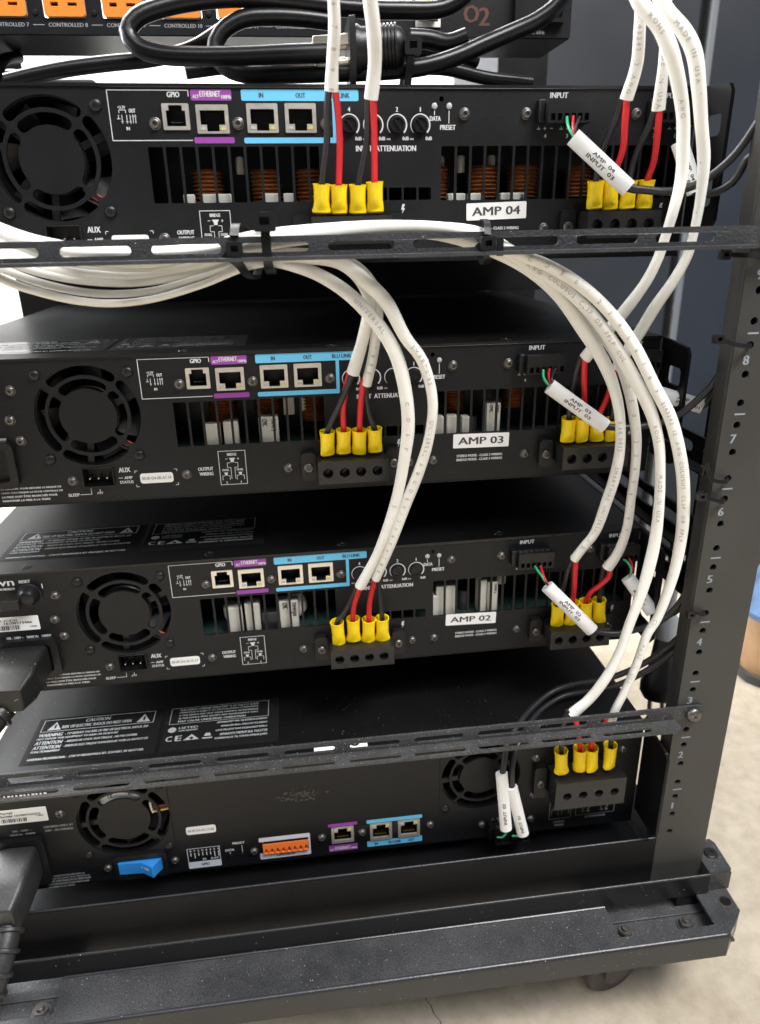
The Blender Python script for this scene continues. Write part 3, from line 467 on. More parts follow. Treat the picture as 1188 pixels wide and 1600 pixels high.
# rounded fold between tray and skirt
g = G(); prof = [(-108+2.6*math.sin(a), -47.6+2.6*math.cos(a)) for a in np.linspace(0, -math.pi/2, 8)]
vs = []
for x in (TX0+17, 259.6):
    vs += [(x, y, z) for y, z in prof]
g.add(vs, [(i, i+1, i+9, i+8) for i in range(7)]); part('fold_edge', g, 'fold_sheen', rack)
g = G(); g.tube([(TX0+1, -76.2, -27.6), (261.6, -76.2, -27.6)], 1.05, 10, 60); part('lip_highlight', g, 'fold_sheen', rack)  # paler glossy tube added to draw a highlight line along the lip
g = G(); g.tube([(TX0+1, -63.9, .6), (223, -63.9, .6)], .85, 10, 60); part('panel_edge', g, 'fold_sheen', rack)
g = G(); g.tube([(-189.6, -77.6, -44.9), (183.6, -77.6, -44.9)], .9, 8, 60); part('inner_fold', g, 'fold_sheen', rack)
g = G(); g.plate(rect(TX0, 262, -45.2, -27.6), [], 1.8, MXZ(-77)); part('up_turned_lip', g, 'lip_black', rack, bevel=.6)
# recessed caster mounting plates under the cut-outs
for x0, x1 in ((178, 268), (-262, -184)):
    g = G(); g.box(x0, x1, -106, -58, -58.5, -56.5); part('mounting_plate', g, 'tray_black', rack, bevel=.3)
    g = G(); g.box(x0+.5, x1-.5, -83, -76, -56.4, -55); part('plate_fold', g, 'tray_black', rack, bevel=.4)
def nut(g):
    g.lathe([(6.2, 0), (6.2, .8)], (0, 0, 0), n=24); g.lathe([(5.1, .8), (5.1, 4.2), (4.6, 4.7)], (0, 0, 0), n=6); g.lathe([(2.6, 4.7), (2.6, 6.6), (2.2, 7)], (0, 0, 0), n=14)
for x, y in ((194, -91), (239.5, -91), (-202, -92)):
    b = inst('bolt', 'nut', nut, 'screw_steel', rack, (x, y-150, -56.4-FLOOR)); b.rotation_euler.z = random.random()
# corner brackets standing on the base
g = G(); g.plate([(263, -46.7), (279, -46), (281, -50), (279.8, -74), (262.4, -75)], [], 2.5, MXY(-27)); g.plate(rect(262.4, 279.8, -45, -29.4), [], 2.2, MXZ(-75)); g.box(277.6, 279.8, -72.6, -47, -45, -29.5); g.box(262.4, 264.4, -72.6, -47, -45, -29.5)
part('corner_bracket', g, 'tray_black', rack, bevel=.5)
def bolt_low(g): g.lathe([(5.0, 0), (5.0, .9), (4.2, 1.6), (1.6, 1.7), (1.5, .9)], (0, 0, 0), n=20)
inst('bolt', 'bolt_low', bolt_low, 'plastic_dusty', rack, (272.4, -59-150, -27-FLOOR))
# side struts running front to back, slotted
def strut(x, z, y0, y1, h):
    holes = [rrect(a, a+30, z+h*.3, z+h*.7, h*.2, 4) for a in np.arange(y0+8, y1-36, 42.0)]
    g = G(); g.plate(rect(y0, y1, z, z+h), holes, 2, MYZ(x)); g.box(x-12, x-2.05, y0, y1, z, z+1.6)
    return part('side_strut', g, 'frame_black', rack, bevel=.3)
for x, z, h in ((250, 262, 19), (250, 205, 22), (250, 176, 15)): strut(x, z, -48, 430, h)
g = G(); g.plate(rect(-48+4, 10, 168, 300), [rrect(-38, -30, 180, 215, 2), rrect(-20, -8, 176, 206, 3), rrect(-20, -8, 225, 285, 3)], 2, MYZ(262)); part('side_gusset', g, 'frame_black', rack)
# hidden-side left struts give the rack its shape
for z in (262, 205, 98):
    g = G(); g.plate(rect(-48, 430, z, z+18), [], 2, MYZ(-258)); part('side_strut', g, 'frame_black', rack)
g = G(); g.box(-262, 262, 395, 445, -65, -46); part('base_rail', g, 'frame_black', rack)
for x in (-262, 240): 
    g = G(); g.box(x, x+22, -76, 395, -65, -46); part('base_rail', g, 'frame_black', rack)
# casters
def caster(x, y, rot):
    c = part('caster', G().lathe([(22, -59), (22, -62), (15, -64), (13, -72)], (x, y, 0), n=20), 'caster_black', rack)
    d = Vector((math.cos(rot), math.sin(rot), 0)); n = Vector((-d.y, d.x, 0)); p = Vector((x, y, 0))+d*10
    g = G()
    for s in (-1, 1):
        q = p+n*(14*s); pr = [(-20, -68), (14, -68), (13, -100)]+[(2+11*math.cos(a), -108+11*math.sin(a)) for a in np.linspace(-.3, -2.9, 7)]+[(-16, -92)]
        M = lambda u, v, w_, q=q: tuple(q+d*u+n*w_+Vector((0, 0, v)))
        g.plate(pr, [], 2.5, M)
    part('fork', g, 'caster_black', c, bevel=.5)
    g = G(); g.lathe([(10, -9), (21, -9), (23, -7), (23, 7), (21, 9), (10, 9)], tuple(p+Vector((0, 0, FLOOR+23.2))), axis=tuple(n), n=36); part('wheel', g, 'caster_black', c)
caster(206, -66, math.radians(195)); caster(-215, -60, math.radians(200)); caster(200, 400, 1.0); caster(-215, 400, 2.0)
# ------------------------------------------------------------------ slotted lacing bars
def lacing_bar(z, label, m, x1=241.5, tongue=True):
    t = thing('lacing_bar', (0, -67, z), label, 'lacing bar', 'slotted lacing bars across the rack')
    sl = []; hl = []
    for k in range(-6, 6):
        a = 6.4+41.0*k
        if a > -236 and a+32 < 215: sl.append(rrect(a, a+32, z+3.5, z+7.7, 2.05, 4)); hl.append(rrect(a-1.5, a+31.5, -76.2, -72.4, 1.85, 4))
    g = G(); o = [(-241, z), (221.5, z), (226, z+1.4)]+[(x1-4+4*math.cos(a), z+5.4+4*math.sin(a)) for a in np.linspace(-1.57, 0, 5)]+[(x1-4+4*math.cos(a), z+6.6+4*math.sin(a)) for a in np.linspace(0, 1.57, 5)]+[(-241, z+10.6)]
    g.plate(o, sl, 1.8, MXZ(-67)); part('slotted_flange', g, m, t, bevel=.35)
    g = G(); g.plate([(-241, -67.05), (-241, -78.6), (217, -78.6), (222, -75), (221.5, -67.05)], hl, 1.6, MXY(z+1.6)); part('lower_flange', g, m, t, bevel=.5)
    for x in (233.2, -233):
        g = G(); g.lathe([(5.2, 0), (5.2, .9), (4.2, 2.2), (2.4, 2.8), (1.6, 2.85), (1.0, 1.2)], (x, -68.8, z+5.2), axis=(0, -1, 0), n=20)
        g.obox((x, -71.3, z+5.2), (3, 0, .6), (0, .25, 0), (-.13, 0, .6)); g.obox((x, -71.3, z+5.2), (.6, 0, -3), (0, .25, 0), (.6, 0, .13))
        part('screw', g, 'screw_steel', t)
    return t
lacing_bar(399.2, 'upper black slotted lacing bar with white cables tied behind it', 'bar_black')
lacing_bar(104.8, 'lower dusty black slotted lacing bar crossing in front of the bottom amplifier', 'bar_dusty')
# ------------------------------------------------------------------ amplifier panel pieces
def scr(g): g.lathe([(3.0, 0), (3.0, .35), (2.75, .5), (2.6, 1.2), (1.9, 2.0), (1.25, 2.2), (1.1, 2.15), (.95, 1.0)], (0, 0, 0), axis=(0, -1, 0), n=18)
def rivet(g): g.lathe([(3.2, 0), (3.1, .7), (2.5, 1.5), (1.3, 1.9)], (0, 0, 0), axis=(0, -1, 0), n=18)
def screws(t, pts, y=0):
    for x, z in pts:
        o = inst('screw', 'scr', scr, 'screw_steel', t, (x, y, z)); o.rotation_euler.y = random.random()*3
def fan_slots(cx, cz, r=(16.3, 22.1, 24.2, 30.0), tw=3, half=(33.5, 37.2)):
    h = []
    for k in range(4):
        a = 90*k+tw
        h.append(arcslot(cx, cz, r[2], r[3], a-half[1], a+half[1])); h.append(arcslot(cx, cz, r[0], r[1], a-half[0], a+half[0]))
    return h
def fan(t, cx, cz, R=30, y=0, rot=0.4):
    g = G(); Mb = MXZ(y+2.2)
    g.plate(rrect(cx-R-.5, cx+R+.5, cz-R-.5, cz+R+.5, 5), [circ(cx, cz, R-.6, 40)], 18, Mb)
    f = part('fan', g, 'plastic_black', t, local=True)
    g = G(); g.lathe([(R*.56, 0), (R*.56, 1.5)], (cx, y+3.2, cz), axis=(0, 1, 0), n=28)
    for k in range(3):
        a = rot+2.094*k; d = Vector((math.cos(a), 0, math.sin(a))); n = Vector((-d.z, 0, d.x))
        g.obox(Vector((cx, y+4.2, cz))+d*(R*.76), d*(R*.24), Vector((0, 1, 0)), n*1.9)
    part('fan_strut', g, 'plastic_black', f, local=True)
    g = G(); g.lathe([(R*.53, 0), (R*.56, 1), (R*.56, 10)], (cx, y+6.5, cz), axis=(0, 1, 0), n=28)
    for k in range(7):
        a = 2*math.pi*k/7+.2; vs = []
        for q in range(4):
            rr = R*.55+(R*.41)*q/3; aa = a+.16*q/3
            for yy, da in ((y+7.5, -.22), (y+15.5, .3)):
                vs.append((cx+rr*math.cos(aa+da), yy, cz+rr*math.sin(aa+da)))
        g.add(vs, [(2*i, 2*i+1, 2*i+3, 2*i+2) for i in range(3)])
    part('rotor', g, 'plastic_black', f, local=True)
    return f
def leads(t, cols, P):
    for c, p in zip(cols, P): part('fan_lead', G().tube(p, .9, 8, 2), c, t, local=True)
def jack(t, x0, x1, z0, z1, y=0, flip=False, leds=True, n=8, gpio=False):
    g = G(); w_ = x1-x0; cx = (x0+x1)/2; e = 1.35
    if gpio: op = [(x0+e+.6, z0+1.7), (x1-e-.6, z0+1.7), (x1-e-.6, z1-3.2), (x1-3.4, z1-3.2), (x1-3.4, z1-.8), (x0+3.4, z1-.8), (x0+3.4, z1-3.2), (x0+e+.6, z1-3.2)]
    else:
        op = [(x0+e+.6, z1-2.6), (x1-e-.6, z1-2.6), (x1-e-.6, z0+4.1), (cx+3.2, z0+4.1), (cx+3.2, z0+1.0), (cx-3.2, z0+1.0), (cx-3.2, z0+4.1), (x0+e+.6, z0+4.1)]
        if flip: op = [(a, z0+z1-b) for a, b in op]
    g.plate(rrect(x0, x1, z0, z1, .5, 2), [op], 1.2, MXZ(y-.9))
    j = part('network_jack', g, 'nickel', t, local=True, bevel=.15)
    g = G(); g.box(x0+.6, x1-.6, y+9, y+9.5, z0+.6, z1-.6)
    for a, b, c, d in ((x0+.6, x0+1.2, z0, z1), (x1-1.2, x1-.6, z0, z1)): g.box(a, b, y+.4, y+9, z0+.6, z1-.6)
    g.box(x0+1.2, x1-1.2, y+.4, y+9, z0+.6, z0+.9); g.box(x0+1.2, x1-1.2, y+.4, y+9, z1-.9, z1-.6)
    part('housing', g, 'plastic_black', j, local=True)
    g = G(); zc = (z0+.95) if (flip or gpio) else (z1-.95); sg = 1 if (flip or gpio) else -1
    for k in range(n):
        xx = cx+(k-(n-1)/2)*1.02; g.obox((xx, y+4.2, zc+sg*1.9), (.28, 0, 0), (0, 2.6, -sg*.9), (0, .1, .16*1))
    part('contacts', g, 'gold' if flip else 'heatsink', j, local=True)
    if leds:
        zl = z0+2.4 if not flip else z1-2.4
        for xx, mm in ((x0+3.1, 'led_clear'), (x1-3.1, 'led_amber')): part('indicator', G().box(xx-1.25, xx+1.25, y-1.15, y-.3, zl-.75, zl+.75), mm, j, local=True)
    return j
def coil(t, cx, cy, z0, h, r=7.5, m='copper'):
    nt_ = max(4, int(h/1.9)); prof = [(r*.55, 0)]
    for k in range(nt_*4+1): prof.append((r*(.9+.1*math.sin(math.pi*2*k/4)), h*k/(nt_*4)))
    prof.append((r*.5, h)); part('coil', G().lathe(prof, (cx, cy, z0), n=22), m, t, local=True)
def block(t, cx, cy, z0, wd, h, d=8, txt=None, m='ceramic'):
    o = part('resistor', G().box(cx-wd/2, cx+wd/2, cy-d/2, cy+d/2, z0, z0+h), m, t, local=True, bevel=.6)
    if txt:
        g = G(); MM = lambda u, v, w_: (cx-wd/2+v, cy-d/2-.15, z0+h-1.2-u)
        for i, s in enumerate(txt): 
            ln = min(h-2.4, 1.5*len(s)); g.text(s, 0, ln, wd*(.62-.44*i), wd*(.62-.44*i)+wd*.26, MM)
        part('resistor_print', g, 'ink_black', o, local=True)
def chassis(t, z1, depth, holes, m_top, m_face='panel_black', ear_slots=True):
    g = G(); g.plate(rect(-233.5, 217, 0, z1-1.2), holes, 1.6, MXZ(0)); part('rear_panel', g, m_face, t, local=True, bevel=.25)
    g = G(); g.plate(rect(-234, 217.4, -.9, depth), [], 1.4, MXY(z1)); g.box(-104, 217.4, -.9, .4, z1-1.9, z1-1.42)
    top = part('top_cover', g, m_top, t, local=True, bevel=.5)
    g = G(); g.box(-234, 217.4, .1, depth, -1.4, -.02); part('bottom_cover', g, 'frame_black', t, local=True)
    for x0, x1 in ((-234, -232.6), (216, 217.4)):
        g = G(); g.box(x0, x1, 1.7, depth, 0, z1-1.42); part('side_cover', g, 'frame_black', t, local=True)
    g = G(); g.box(-232.5, 215.9, 60, 62, 0, z1-1.5); part('baffle', g, 'dark_void', t, local=True)
    g = G(); g.box(-240, 240, depth, depth+5, -2, z1+1); part('front_panel', g, 'frame_black', t, local=True)
    for x in (-190, -75, 12, 120, 200): inst('cover_screw', 'cs', lambda q: q.lathe([(3.3, 0), (3.2, .25), (1.4, .35), (1.2, .1)], (0, 0, 0), n=18), 'plastic_black', t, (x, 8, z1))
    # rear support ears
    g = G(); pr = [(-1, 12), (-1, z1-.5), (-30, z1-3), (-33, z1-7), (-33, 18), (-28, 12)]
    g.plate(pr, [rrect(-27, -10, z1-27, z1-16, 3), rrect(-27, -10, z1-62, z1-46, 3)] if ear_slots else [], 2, MYZ(219.6)); part('rear_ear', g, 'frame_black', t, local=True, bevel=.3)
    return top
def top_labels(t, z1, dim):
    M = MXY(z1+.18); a = 'print_white' if not dim else 'print_dim'
    g = G(); g.flat(rect(-212, -124, 18, 68), [], MXY(z1+.08)); f1 = part('caution_label', g, 'film_black', t, local=True)
    g = G(); g.rectline(-208, -130, 52.5, 65.5, .5, M); g.text('CAUTION', -179, -162, 60.2, 63.6, M, .15); g.text('RISK OF ELECTRIC SHOCK DO NOT OPEN', -194, -146, 55, 58.2, M)
    for x in (-204, -142): g.flat([(x, 54), (x+9.5, 54), (x+4.7, 63)], [[(x+4.4, 55.6), (x+5.6, 55.6), (x+5.6, 60), (x+4.4, 60)]], M)
    L = [('WARNING', -208, -192, 46.8, 50.4), ('- TO REDUCE THE RISK OF FIRE OR ELECTRICAL SHOCK, DO', -190, -133, 47, 49.8), ('NOT EXPOSE THIS EQUIPMENT TO RAIN OR MOISTURE', -208, -153, 43.2, 45.6),
         ('ATTENTION', -208, -190, 38.4, 42), ('- RISQUE DE CHOC ELECTRIQUE - NE PAS OUVRIR', -188, -139, 38.6, 41.2), ('ATTENTION', -208, -190, 33.4, 37), ('- ENERGIE ELECTRIQUE DANGEREUSE VOIR LA NOTICE DE', -188, -131, 33.6, 36.2),
         ('FONCTIONNEMENT', -208, -189, 30, 32.2), ('HARMAN PROFESSIONAL - 1718 W MISHAWAKA RD. ELKHART, IN 46517 USA', -208, -132, 22, 24.6)]
    for s, x0, x1, y0, y1 in L: g.text(s, x0, x1, y0, y1, M, .12)
    part('caution_print', g, a, f1, local=True)
    g = G(); g.flat(rect(-121, -40, 18, 68), [], MXY(z1+.08)); f2 = part('approval_label', g, 'film_black', t, local=True)
    g = G(); g.rectline(-118, -47.5, 47.5, 65.8, .4, M)
    for i, s in enumerate(('THIS DEVICE COMPLIES WITH PART 15 OF THE FCC RULES', 'OPERATION IS SUBJECT TO THE FOLLOWING CONDITIONS:', '1) THIS DEVICE MAY NOT CAUSE HARMFUL INTERFERENCE', '2) THIS DEVICE MUST ACCEPT ANY INTERFERENCE THAT', 'MAY CAUSE UNDESIRED OPERATION')):
        g.text(s, -112, -55-(9 if i == 4 else 0), 62.2-3.3*i, 64.3-3.3*i, M)
    g.plate(circ(-115, 41, 2.9, 20), [], .02, M); g.text('LISTED', -110.5, -97, 41.4, 43.6, M); g.text('AUDIO EQUIPMENT', -110.5, -97, 38.4, 40.2, M)
    for i, s in enumerate(('APPARATET MA TILKOBLES JORDET', 'APPARATEN SKALL ANSLUTAS TILL JORDAT', 'LAITE ON LIITETTAVA SUOJAKOSKETTIMILLA', 'APPARATETS STIKPROP SKAL TILSLUTTES', 'FORBINDELSE TIL STIKPROPPENS JORD')):
        g.text(s, -84+3*(i % 2), -48, 43.4-4.4*i, 45.9-4.4*i, M)
    g.text('C', -118, -114, 28.5, 34, M); g.text('E', -111.5, -107.5, 28.5, 34, M); g.flat([(-106, 28.5), (-95, 28.5), (-100.5, 34.6)], [circ(-100.5, 30.4, 1.3, 12)], M)
    g.flat([(-92, 31.2), (-87, 31.2), (-88, 34.4), (-91, 34.4)], [], M); g.line(-93, 29, -86, 29, 1.3, M)
    part('approval_print', g, a, f2, local=True)
def band_label(t, name, x0, x1, z0, z1, y, texts, m='label_white', ink='ink_black', r=.6, barcode=None, d=.25):
    o = part(name, G().plate(rrect(x0, x1, z0, z1, r, 3), [], .2, MXZ(y-d)), m, t, local=True)
    g = G(); M = MXZ(y-d-.12)
    for s, a, b, c, d_ in texts: g.text(s, a, b, c, d_, M)
    if barcode:
        a, b, c, d_ = barcode; x = a
        rr = random.Random(3)
        while x < b: wd = rr.choice((.25, .5, .8)); g.flat(rect(x, min(b, x+wd), c, d_), [], M); x += wd+rr.choice((.3, .5, .7))
    if g.v: part('label_print', g, ink, o, local=True)
    return o
# ------------------------------------------------------------------ amplifiers 2, 3, 4 (one proto, copied)
ZA = 87.2; DEP = 330
AMPS = {2: (-.17, 0, 128.79), 3: (-1.82, 0, 259.9), 4: (1.99, 0, 395.42)}
LAB = {4: 'topmost black amplifier, just above the upper lacing bar, tag reads AMP 04', 3: 'second amplifier from the top, white tag reads AMP 03', 2: 'third amplifier from the top, serial label at its left, tag reads AMP 02'}
amp = {4: thing('amplifier', AMPS[4], LAB[4], 'amplifier', 'rack amplifiers')}
t = amp[4]
FX, FZ = -133.0, 52.3
vL = [rect(-84+8.35*k+(.7 if k else 0), min(-84+8.35*(k+1)-.7, 5.3), 31, 58.2) for k in range(11) if -84+8.35*k < 4]
vL = [rrect(a[0][0], a[1][0], 31, 58.2, .7, 2) for a in vL if a[1][0]-a[0][0] > 2]
vR = [rrect(72.4+8.2*k+(.7 if k else 0), 72.4+8.2*(k+1)-.7, 30.8, 58.1, .7, 2) for k in range(17)]
vS = [rrect(26+8.3*k+.6, 26+8.3*(k+1)-.6, 31.2, 37.6, .5, 2) for k in range(5)]
J = [(-57.5, -41, 64.3, 77.7), (-31.6, -15.4, 64.6, 78.3), (-11.7, 4.6, 64.6, 78.4)]
GJ = (-74.6, -61, 66, 78.2)
jh = [rect(a+.5, b-.5, c+.5, d-.5) for a, b, c, d in J+[GJ]]
aux = rect(-141.6, -124.2, 9.3, 20.2)
ledh = [circ(72.1, 80.7, 1.3, 12)]
top = chassis(t, ZA, DEP, fan_slots(FX, FZ)+vL+vR+vS+jh+[aux]+ledh, 'cover_black')
top_labels(t, ZA, True)
# shallow raised fan mounting pad
fan(t, FX, FZ)
for x in (-158.7, -107.2):
    for z in (27.2, 77.4): inst('rivet', 'rivet', rivet, 'plastic_black', t, (x, 0, z))
leads(t, ('lead_red', 'lead_red', 'wire_black'), [[(-118, 2.4, 38), (-112, 2.2, 34.5), (-107, 2.8, 31)], [(-118.5, 2.2, 36.4), (-112.5, 2.1, 32.7), (-107.5, 2.8, 29)], [(-118.6, 2.4, 34), (-113, 2.2, 30.6), (-108, 2.8, 27)]])
for a, b, c, d in J: jack(t, a, b, c, d)
jack(t, *GJ, leds=False, n=6, gpio=True)
screws(t, [(-173.4, 69.3), (-176.7, 52), (-173.1, 39.5), (-148.2, 13.1), (119.5, 73.6), (182.7, 73.6), (84.8, 73.6), (133.1, 15.1), (57.5, 13.4), (73.1, 13.9), (-18.4, 13.9), (-80.6, 13.2), (-78.7, 69), (-36.3, 69), (9.7, 68.8)])
M = MXZ(-.14)
def pr(gf, m, name='printed_text'):
    g = G(); gf(g); return part(name, g, m, t, local=True)
pr(lambda g: g.flat(rrect(-59.5, -38.7, 79.6, 84.7, .8, 3), [], M).flat(rrect(-59.6, -38.8, 59.8, 62.7, .7, 3), [], M), 'print_purple', 'purple_band')
pr(lambda g: g.flat(rrect(-33.8, 27.4, 79.5, 84.7, .9, 3), [], M).flat(rrect(-33.8, 15.3, 59.7, 62.4, .8, 3), [], M).flat(rect(13.3, 15.3, 62.4, 79.5), [], M), 'print_blue', 'blue_band')
M2 = MXZ(-.22)
pr(lambda g: g.text('IN', -24.6, -22.4, 80.9, 83.2, M2).text('OUT', -5.6, -.6, 80.9, 83.2, M2).text('BLU LINK', 11.4, 22.8, 80.9, 83.2, M2), 'ink_black')
pr(lambda g: g.text('ACT', -58.4, -55.4, 80.6, 82.2, M2).text('ETHERNET', -54.8, -44.4, 81.3, 83.9, M2).text('100Mb', -43.9, -39, 80.4, 82.1, M2), 'print_white')
def gp(g):
    g.text('GPIO', -71.3, -65.1, 81, 83.5, M); g.line(-101, 84.2, -60.5, 84.2, .4, M); g.line(-101, 61.2, -60.4, 61.2, .4, M); g.line(-101, 61, -101, 84.4, .4, M); g.line(-60.6, 84.2, -60.6, 81.4, .4, M)
    g.text('+3.3V', -96.6, -92.8, 75.8, 77.1, M); g.line(-96.2, 75.2, -92.9, 75.2, .3, M); g.line(-96.2, 75.2, -96.2, 73.8, .3, M); g.line(-92.9, 75.2, -92.9, 73.8, .3, M); g.text('OUT', -91.2, -88, 74, 75.8, M); g.text('IN', -93.4, -91.8, 66, 67.5, M)
    for i, x in enumerate((-95, -92.6, -90.9, -89.5, -88.3)):
        g.line(x, 69.2, x, 73, .32, M); s = 1 if i > 2 else -1; e = 73 if i > 2 else 69.2
        g.flat([(x-.6, e-s*.9), (x+.6, e-s*.9), (x, e+s*.4)], [], M)
    g.line(-97.6, 71.2, -95.8, 71.2, .3, M); g.line(-96.7, 71.2, -96.7, 73, .3, M)
pr(gp, 'print_white')
# attenuator knobs
for i, x in enumerate((22.2, 35.0, 47.9, 60.6)):
    g = G(); g.lathe([(4.1, 0), (4.1, 1.8), (3.7, 2.4), (3.3, 2.4), (3.2, 1.6)], (x, 0, 68.3), axis=(0, -1, 0), n=24); a = (-.9, -.9, -1.0, -.95)[i]
    g.obox((x, -2.2, 68.3), (3.1*math.cos(a), 0, 3.1*math.sin(a)), (0, .5, 0), (-.35*math.sin(a), 0, .35*math.cos(a)))
    part('attenuator_knob', g, 'plastic_black', t, local=True)
def at(g):
    for x, s in ((22.2, '4'), (35.0, '3'), (47.9, '2'), (60.6, '1')):
        A = [math.radians(a) for a in range(-45, 226, 10)]; vs = []; 
        for k, a in enumerate(A):
            wd = .34-.24*k/len(A)+.08
            for r_ in (5.2-wd, 5.2+wd): vs.append((x+r_*math.cos(a), -.14, 68.3+r_*math.sin(a)))
        g.add(vs, [(2*k, 2*k+1, 2*k+3, 2*k+2) for k in range(len(A)-1)])
        g.text(s, x-.6, x+.6, 74.6, 76.8, M); g.text('oo', x-5.6, x-3.6, 61, 62, M); g.text('0dB', x+3, x+6.4, 60.9, 62.7, M)
    g.text('INPUT  ATTENUATION', 25.5, 58.2, 55.6, 58.4, M)
pr(at, 'print_white')
for x in (68.3, 76.3): part('indicator', G().lathe([(1.6, 0), (1.5, .5), (.8, .9)], (x, 0, 77.3), axis=(0, -1, 0), n=14), 'led_clear', t, local=True)
pr(lambda g: g.text('DATA', 65.9, 71.7, 70.2, 72.5, M).line(68.3, 73, 68.3, 75.2, .4, M).text('PRESET', 71.6, 80, 65.9, 68.3, M).line(76.3, 69, 76.3, 75.2, .4, M), 'print_white')
def ip(g, dx, a, b):
    if True:
        g.text('INPUT', 132.3+dx, 142.2+dx, 81.2, 83.9, M); g.text(a, 130.1+dx, 131.3+dx, 61.8, 63.8, M); g.text(b, 142.6+dx, 143.8+dx, 61.8, 63.8, M)
        for x in (130.3, 143.2): g.line(x+dx-.8, 66.6, x+dx+.8, 66.6, .35, M); g.line(x+dx, 65.8, x+dx, 67.4, .35, M); g.line(x+dx+3, 66.6, x+dx+4.6, 66.6, .35, M); g.line(x+dx-4.6, 66.2, x+dx-2.6, 66.2, .35, M); g.line(x+dx-3.6, 66.2, x+dx-3.6, 67.4, .35, M)
pr(lambda g: ip(g, 0, '4', '3'), 'print_white'); pr(lambda g: ip(g, 63.2, '2', '1'), 'print_white')
for x, z in ((50.9, 26.5), (202.9, 25.3)):
    pr(lambda g: g.flat([(x-.2, z+2.6), (x+1.3, z+2.6), (x+.4, z+.5), (x+1.3, z+.5), (x-.7, z-2.8), (x, z-.3), (x-1, z-.3)], [], M), 'print_white', 'hazard_symbol')
pr(lambda g: g.text('STEREO MODE - CLASS 2 WIRING', 88.4, 118.2, 15, 16.6, M).text('BRIDGE MODE - CLASS 3 WIRING', 88.4, 118.2, 12.4, 14, M), 'print_white')
def br(g):
    g.rectline(-60.7, -44.5, 5.4, 27, .35, M); g.text('BRIDGE', -55.4, -49.8, 23.9, 25.6, M)
    def spk(x, z, k): g.flat([(x-1.9*k, z+1.5*k), (x+1.9*k, z+1.5*k), (x+1*k, z), (x+1*k, z-1.2*k), (x-1*k, z-1.2*k), (x-1*k, z)], [], M)
    spk(-52.6, 21, 1); g.text('+', -49.6, -48.4, 21.2, 22.6, M); g.text('-', -56.8, -55.4, 21.8, 22.1, M)
    for s in (-1, 1): g.line(-52.6+s*1.2, 19.4, -52.6+s*3.2, 19.4, .3, M); g.line(-52.6+s*3.2, 19.4, -52.6+s*3.2, 16.4, .3, M); g.line(-52.6+s*3.2, 16.4, -52.6+s*1.2, 16.4, .3, M); g.line(-52.6+s*1.2, 16.4, -52.6+s*1.2, 9, .3, M)
    for x, n in ((-57, '2'), (-48.3, '1')):
        g.text('DUAL', x-2, x+2, 14.2, 15.6, M); spk(x, 12.2, .7); g.text(n, x-.5, x+.5, 6, 7.4, M)
        for s in (-1, 1): g.line(x+s*.8, 11.2, x+s*2.2, 11.2, .3, M); g.line(x+s*2.2, 11.2, x+s*2.2, 8.4, .3, M)
    g.text('OUTPUT', -73.6, -64.6, 15.2, 17.4, M); g.text('WIRING', -73, -64.8, 12, 14.2, M)
pr(br, 'print_white')
def ax(g):
    g.text('AUX', -120.6, -113.9, 16.9, 19.9, M); g.text('AMP', -117.9, -113.2, 12.5, 14.3, M); g.line(-121.4, 13.4, -118.8, 13.4, .35, M); g.text('STATUS', -120.9, -113, 9.7, 11.5, M)
    g.text('SLEEP', -152.2, -145.7, 3.2, 5.1, M); g.line(-145.2, 4.1, -138.5, 4.1, .35, M); g.line(-138.5, 4, -138.5, 8.3, .35, M)
    g.line(-134.8, 5, -131.8, 5, .4, M); g.line(-133.3, 5, -133.3, 7, .4, M)
    for x in (-134.6, -133.3, -132): g.line(x, 5, x-.6, 3.8, .35, M)
    for x, s in ((-111.4, 1), (-86.4, -1)):
        for z, q in ((17.4, -1), (7.2, 1)): g.line(x, z, x+1.6*s, z, .35, M); g.line(x, z, x, z+1.4*q, .35, M)
pr(ax, 'print_white')
pr(lambda g: [g.text(s, -190.5, x1, 9.4-2.45*i, 11-2.45*i, M) for i, (s, x1) in enumerate((('ATTENTION  POUR RÉDUIRE LE RISQUE DE', -155.5), ('CHOC ÉLECTRIQUE LA FICHE CENTRALE DE', -155), ('LA PRISE DOIT ÊTRE BRANCHÉE POUR', -158.5), ('MAINTENIR LA MISE À LA TERRE', -163)))], 'print_white')
pr(lambda g: g.text('crown', -222, -196.6, 78.4, 81.8, M).text('MADE IN MEXICO', -212, -196.8, 75.4, 77, M).text('RESET', -193.4, -186.7, 79.6, 81.7, M).line(-180.1, 75, -180.1, 78.4, .6, M).text('100 - 240V ~   50/60 Hz   1400W', -208.7, -181.1, 39.9, 41.7, M), 'print_white')
# aux socket, breaker, mains inlet
g = G(); g.box(-141.5, -124.3, 8, 8.6, 9.4, 20.1)
for a in ((-142.2, -141.5, 9.3, 20.3), (-124.3, -123.6, 9.3, 20.3)): g.box(a[0], a[1], -1.8, 8, a[2], a[3])
g.box(-141.5, -124.3, -1.8, 8, 8.6, 9.3); g.box(-141.5, -124.3, -.6, 8, 20.2, 20.8)
s_ = part('aux_socket', g, 'plastic_black', t, local=True, bevel=.2)
for x in (-138, -133, -128): part('pin', G().box(x-.4, x+.4, -.5, 7.8, 13.6, 14.4), 'steel', s_, local=True)
g = G(); g.plate(rrect(-216, -177.6, 11.5, 40, 5, 6), [rrect(-211.5, -182, 15.5, 36, 3, 4)], 4, MXZ(-4)); g.box(-211.5, -182, 8, 9, 15, 37); part('mains_inlet', g, 'plastic_black', t, local=True, bevel=.6)
g = G(); g.lathe([(7.2, 0), (7.2, 1), (6.6, 1.4), (6.2, 6), (4.6, 8.4), (2, 9.2)], (-188.4, 0, 72), axis=(0, -1, 0), n=26); part('reset_breaker', g, 'plastic_black', t, local=True)
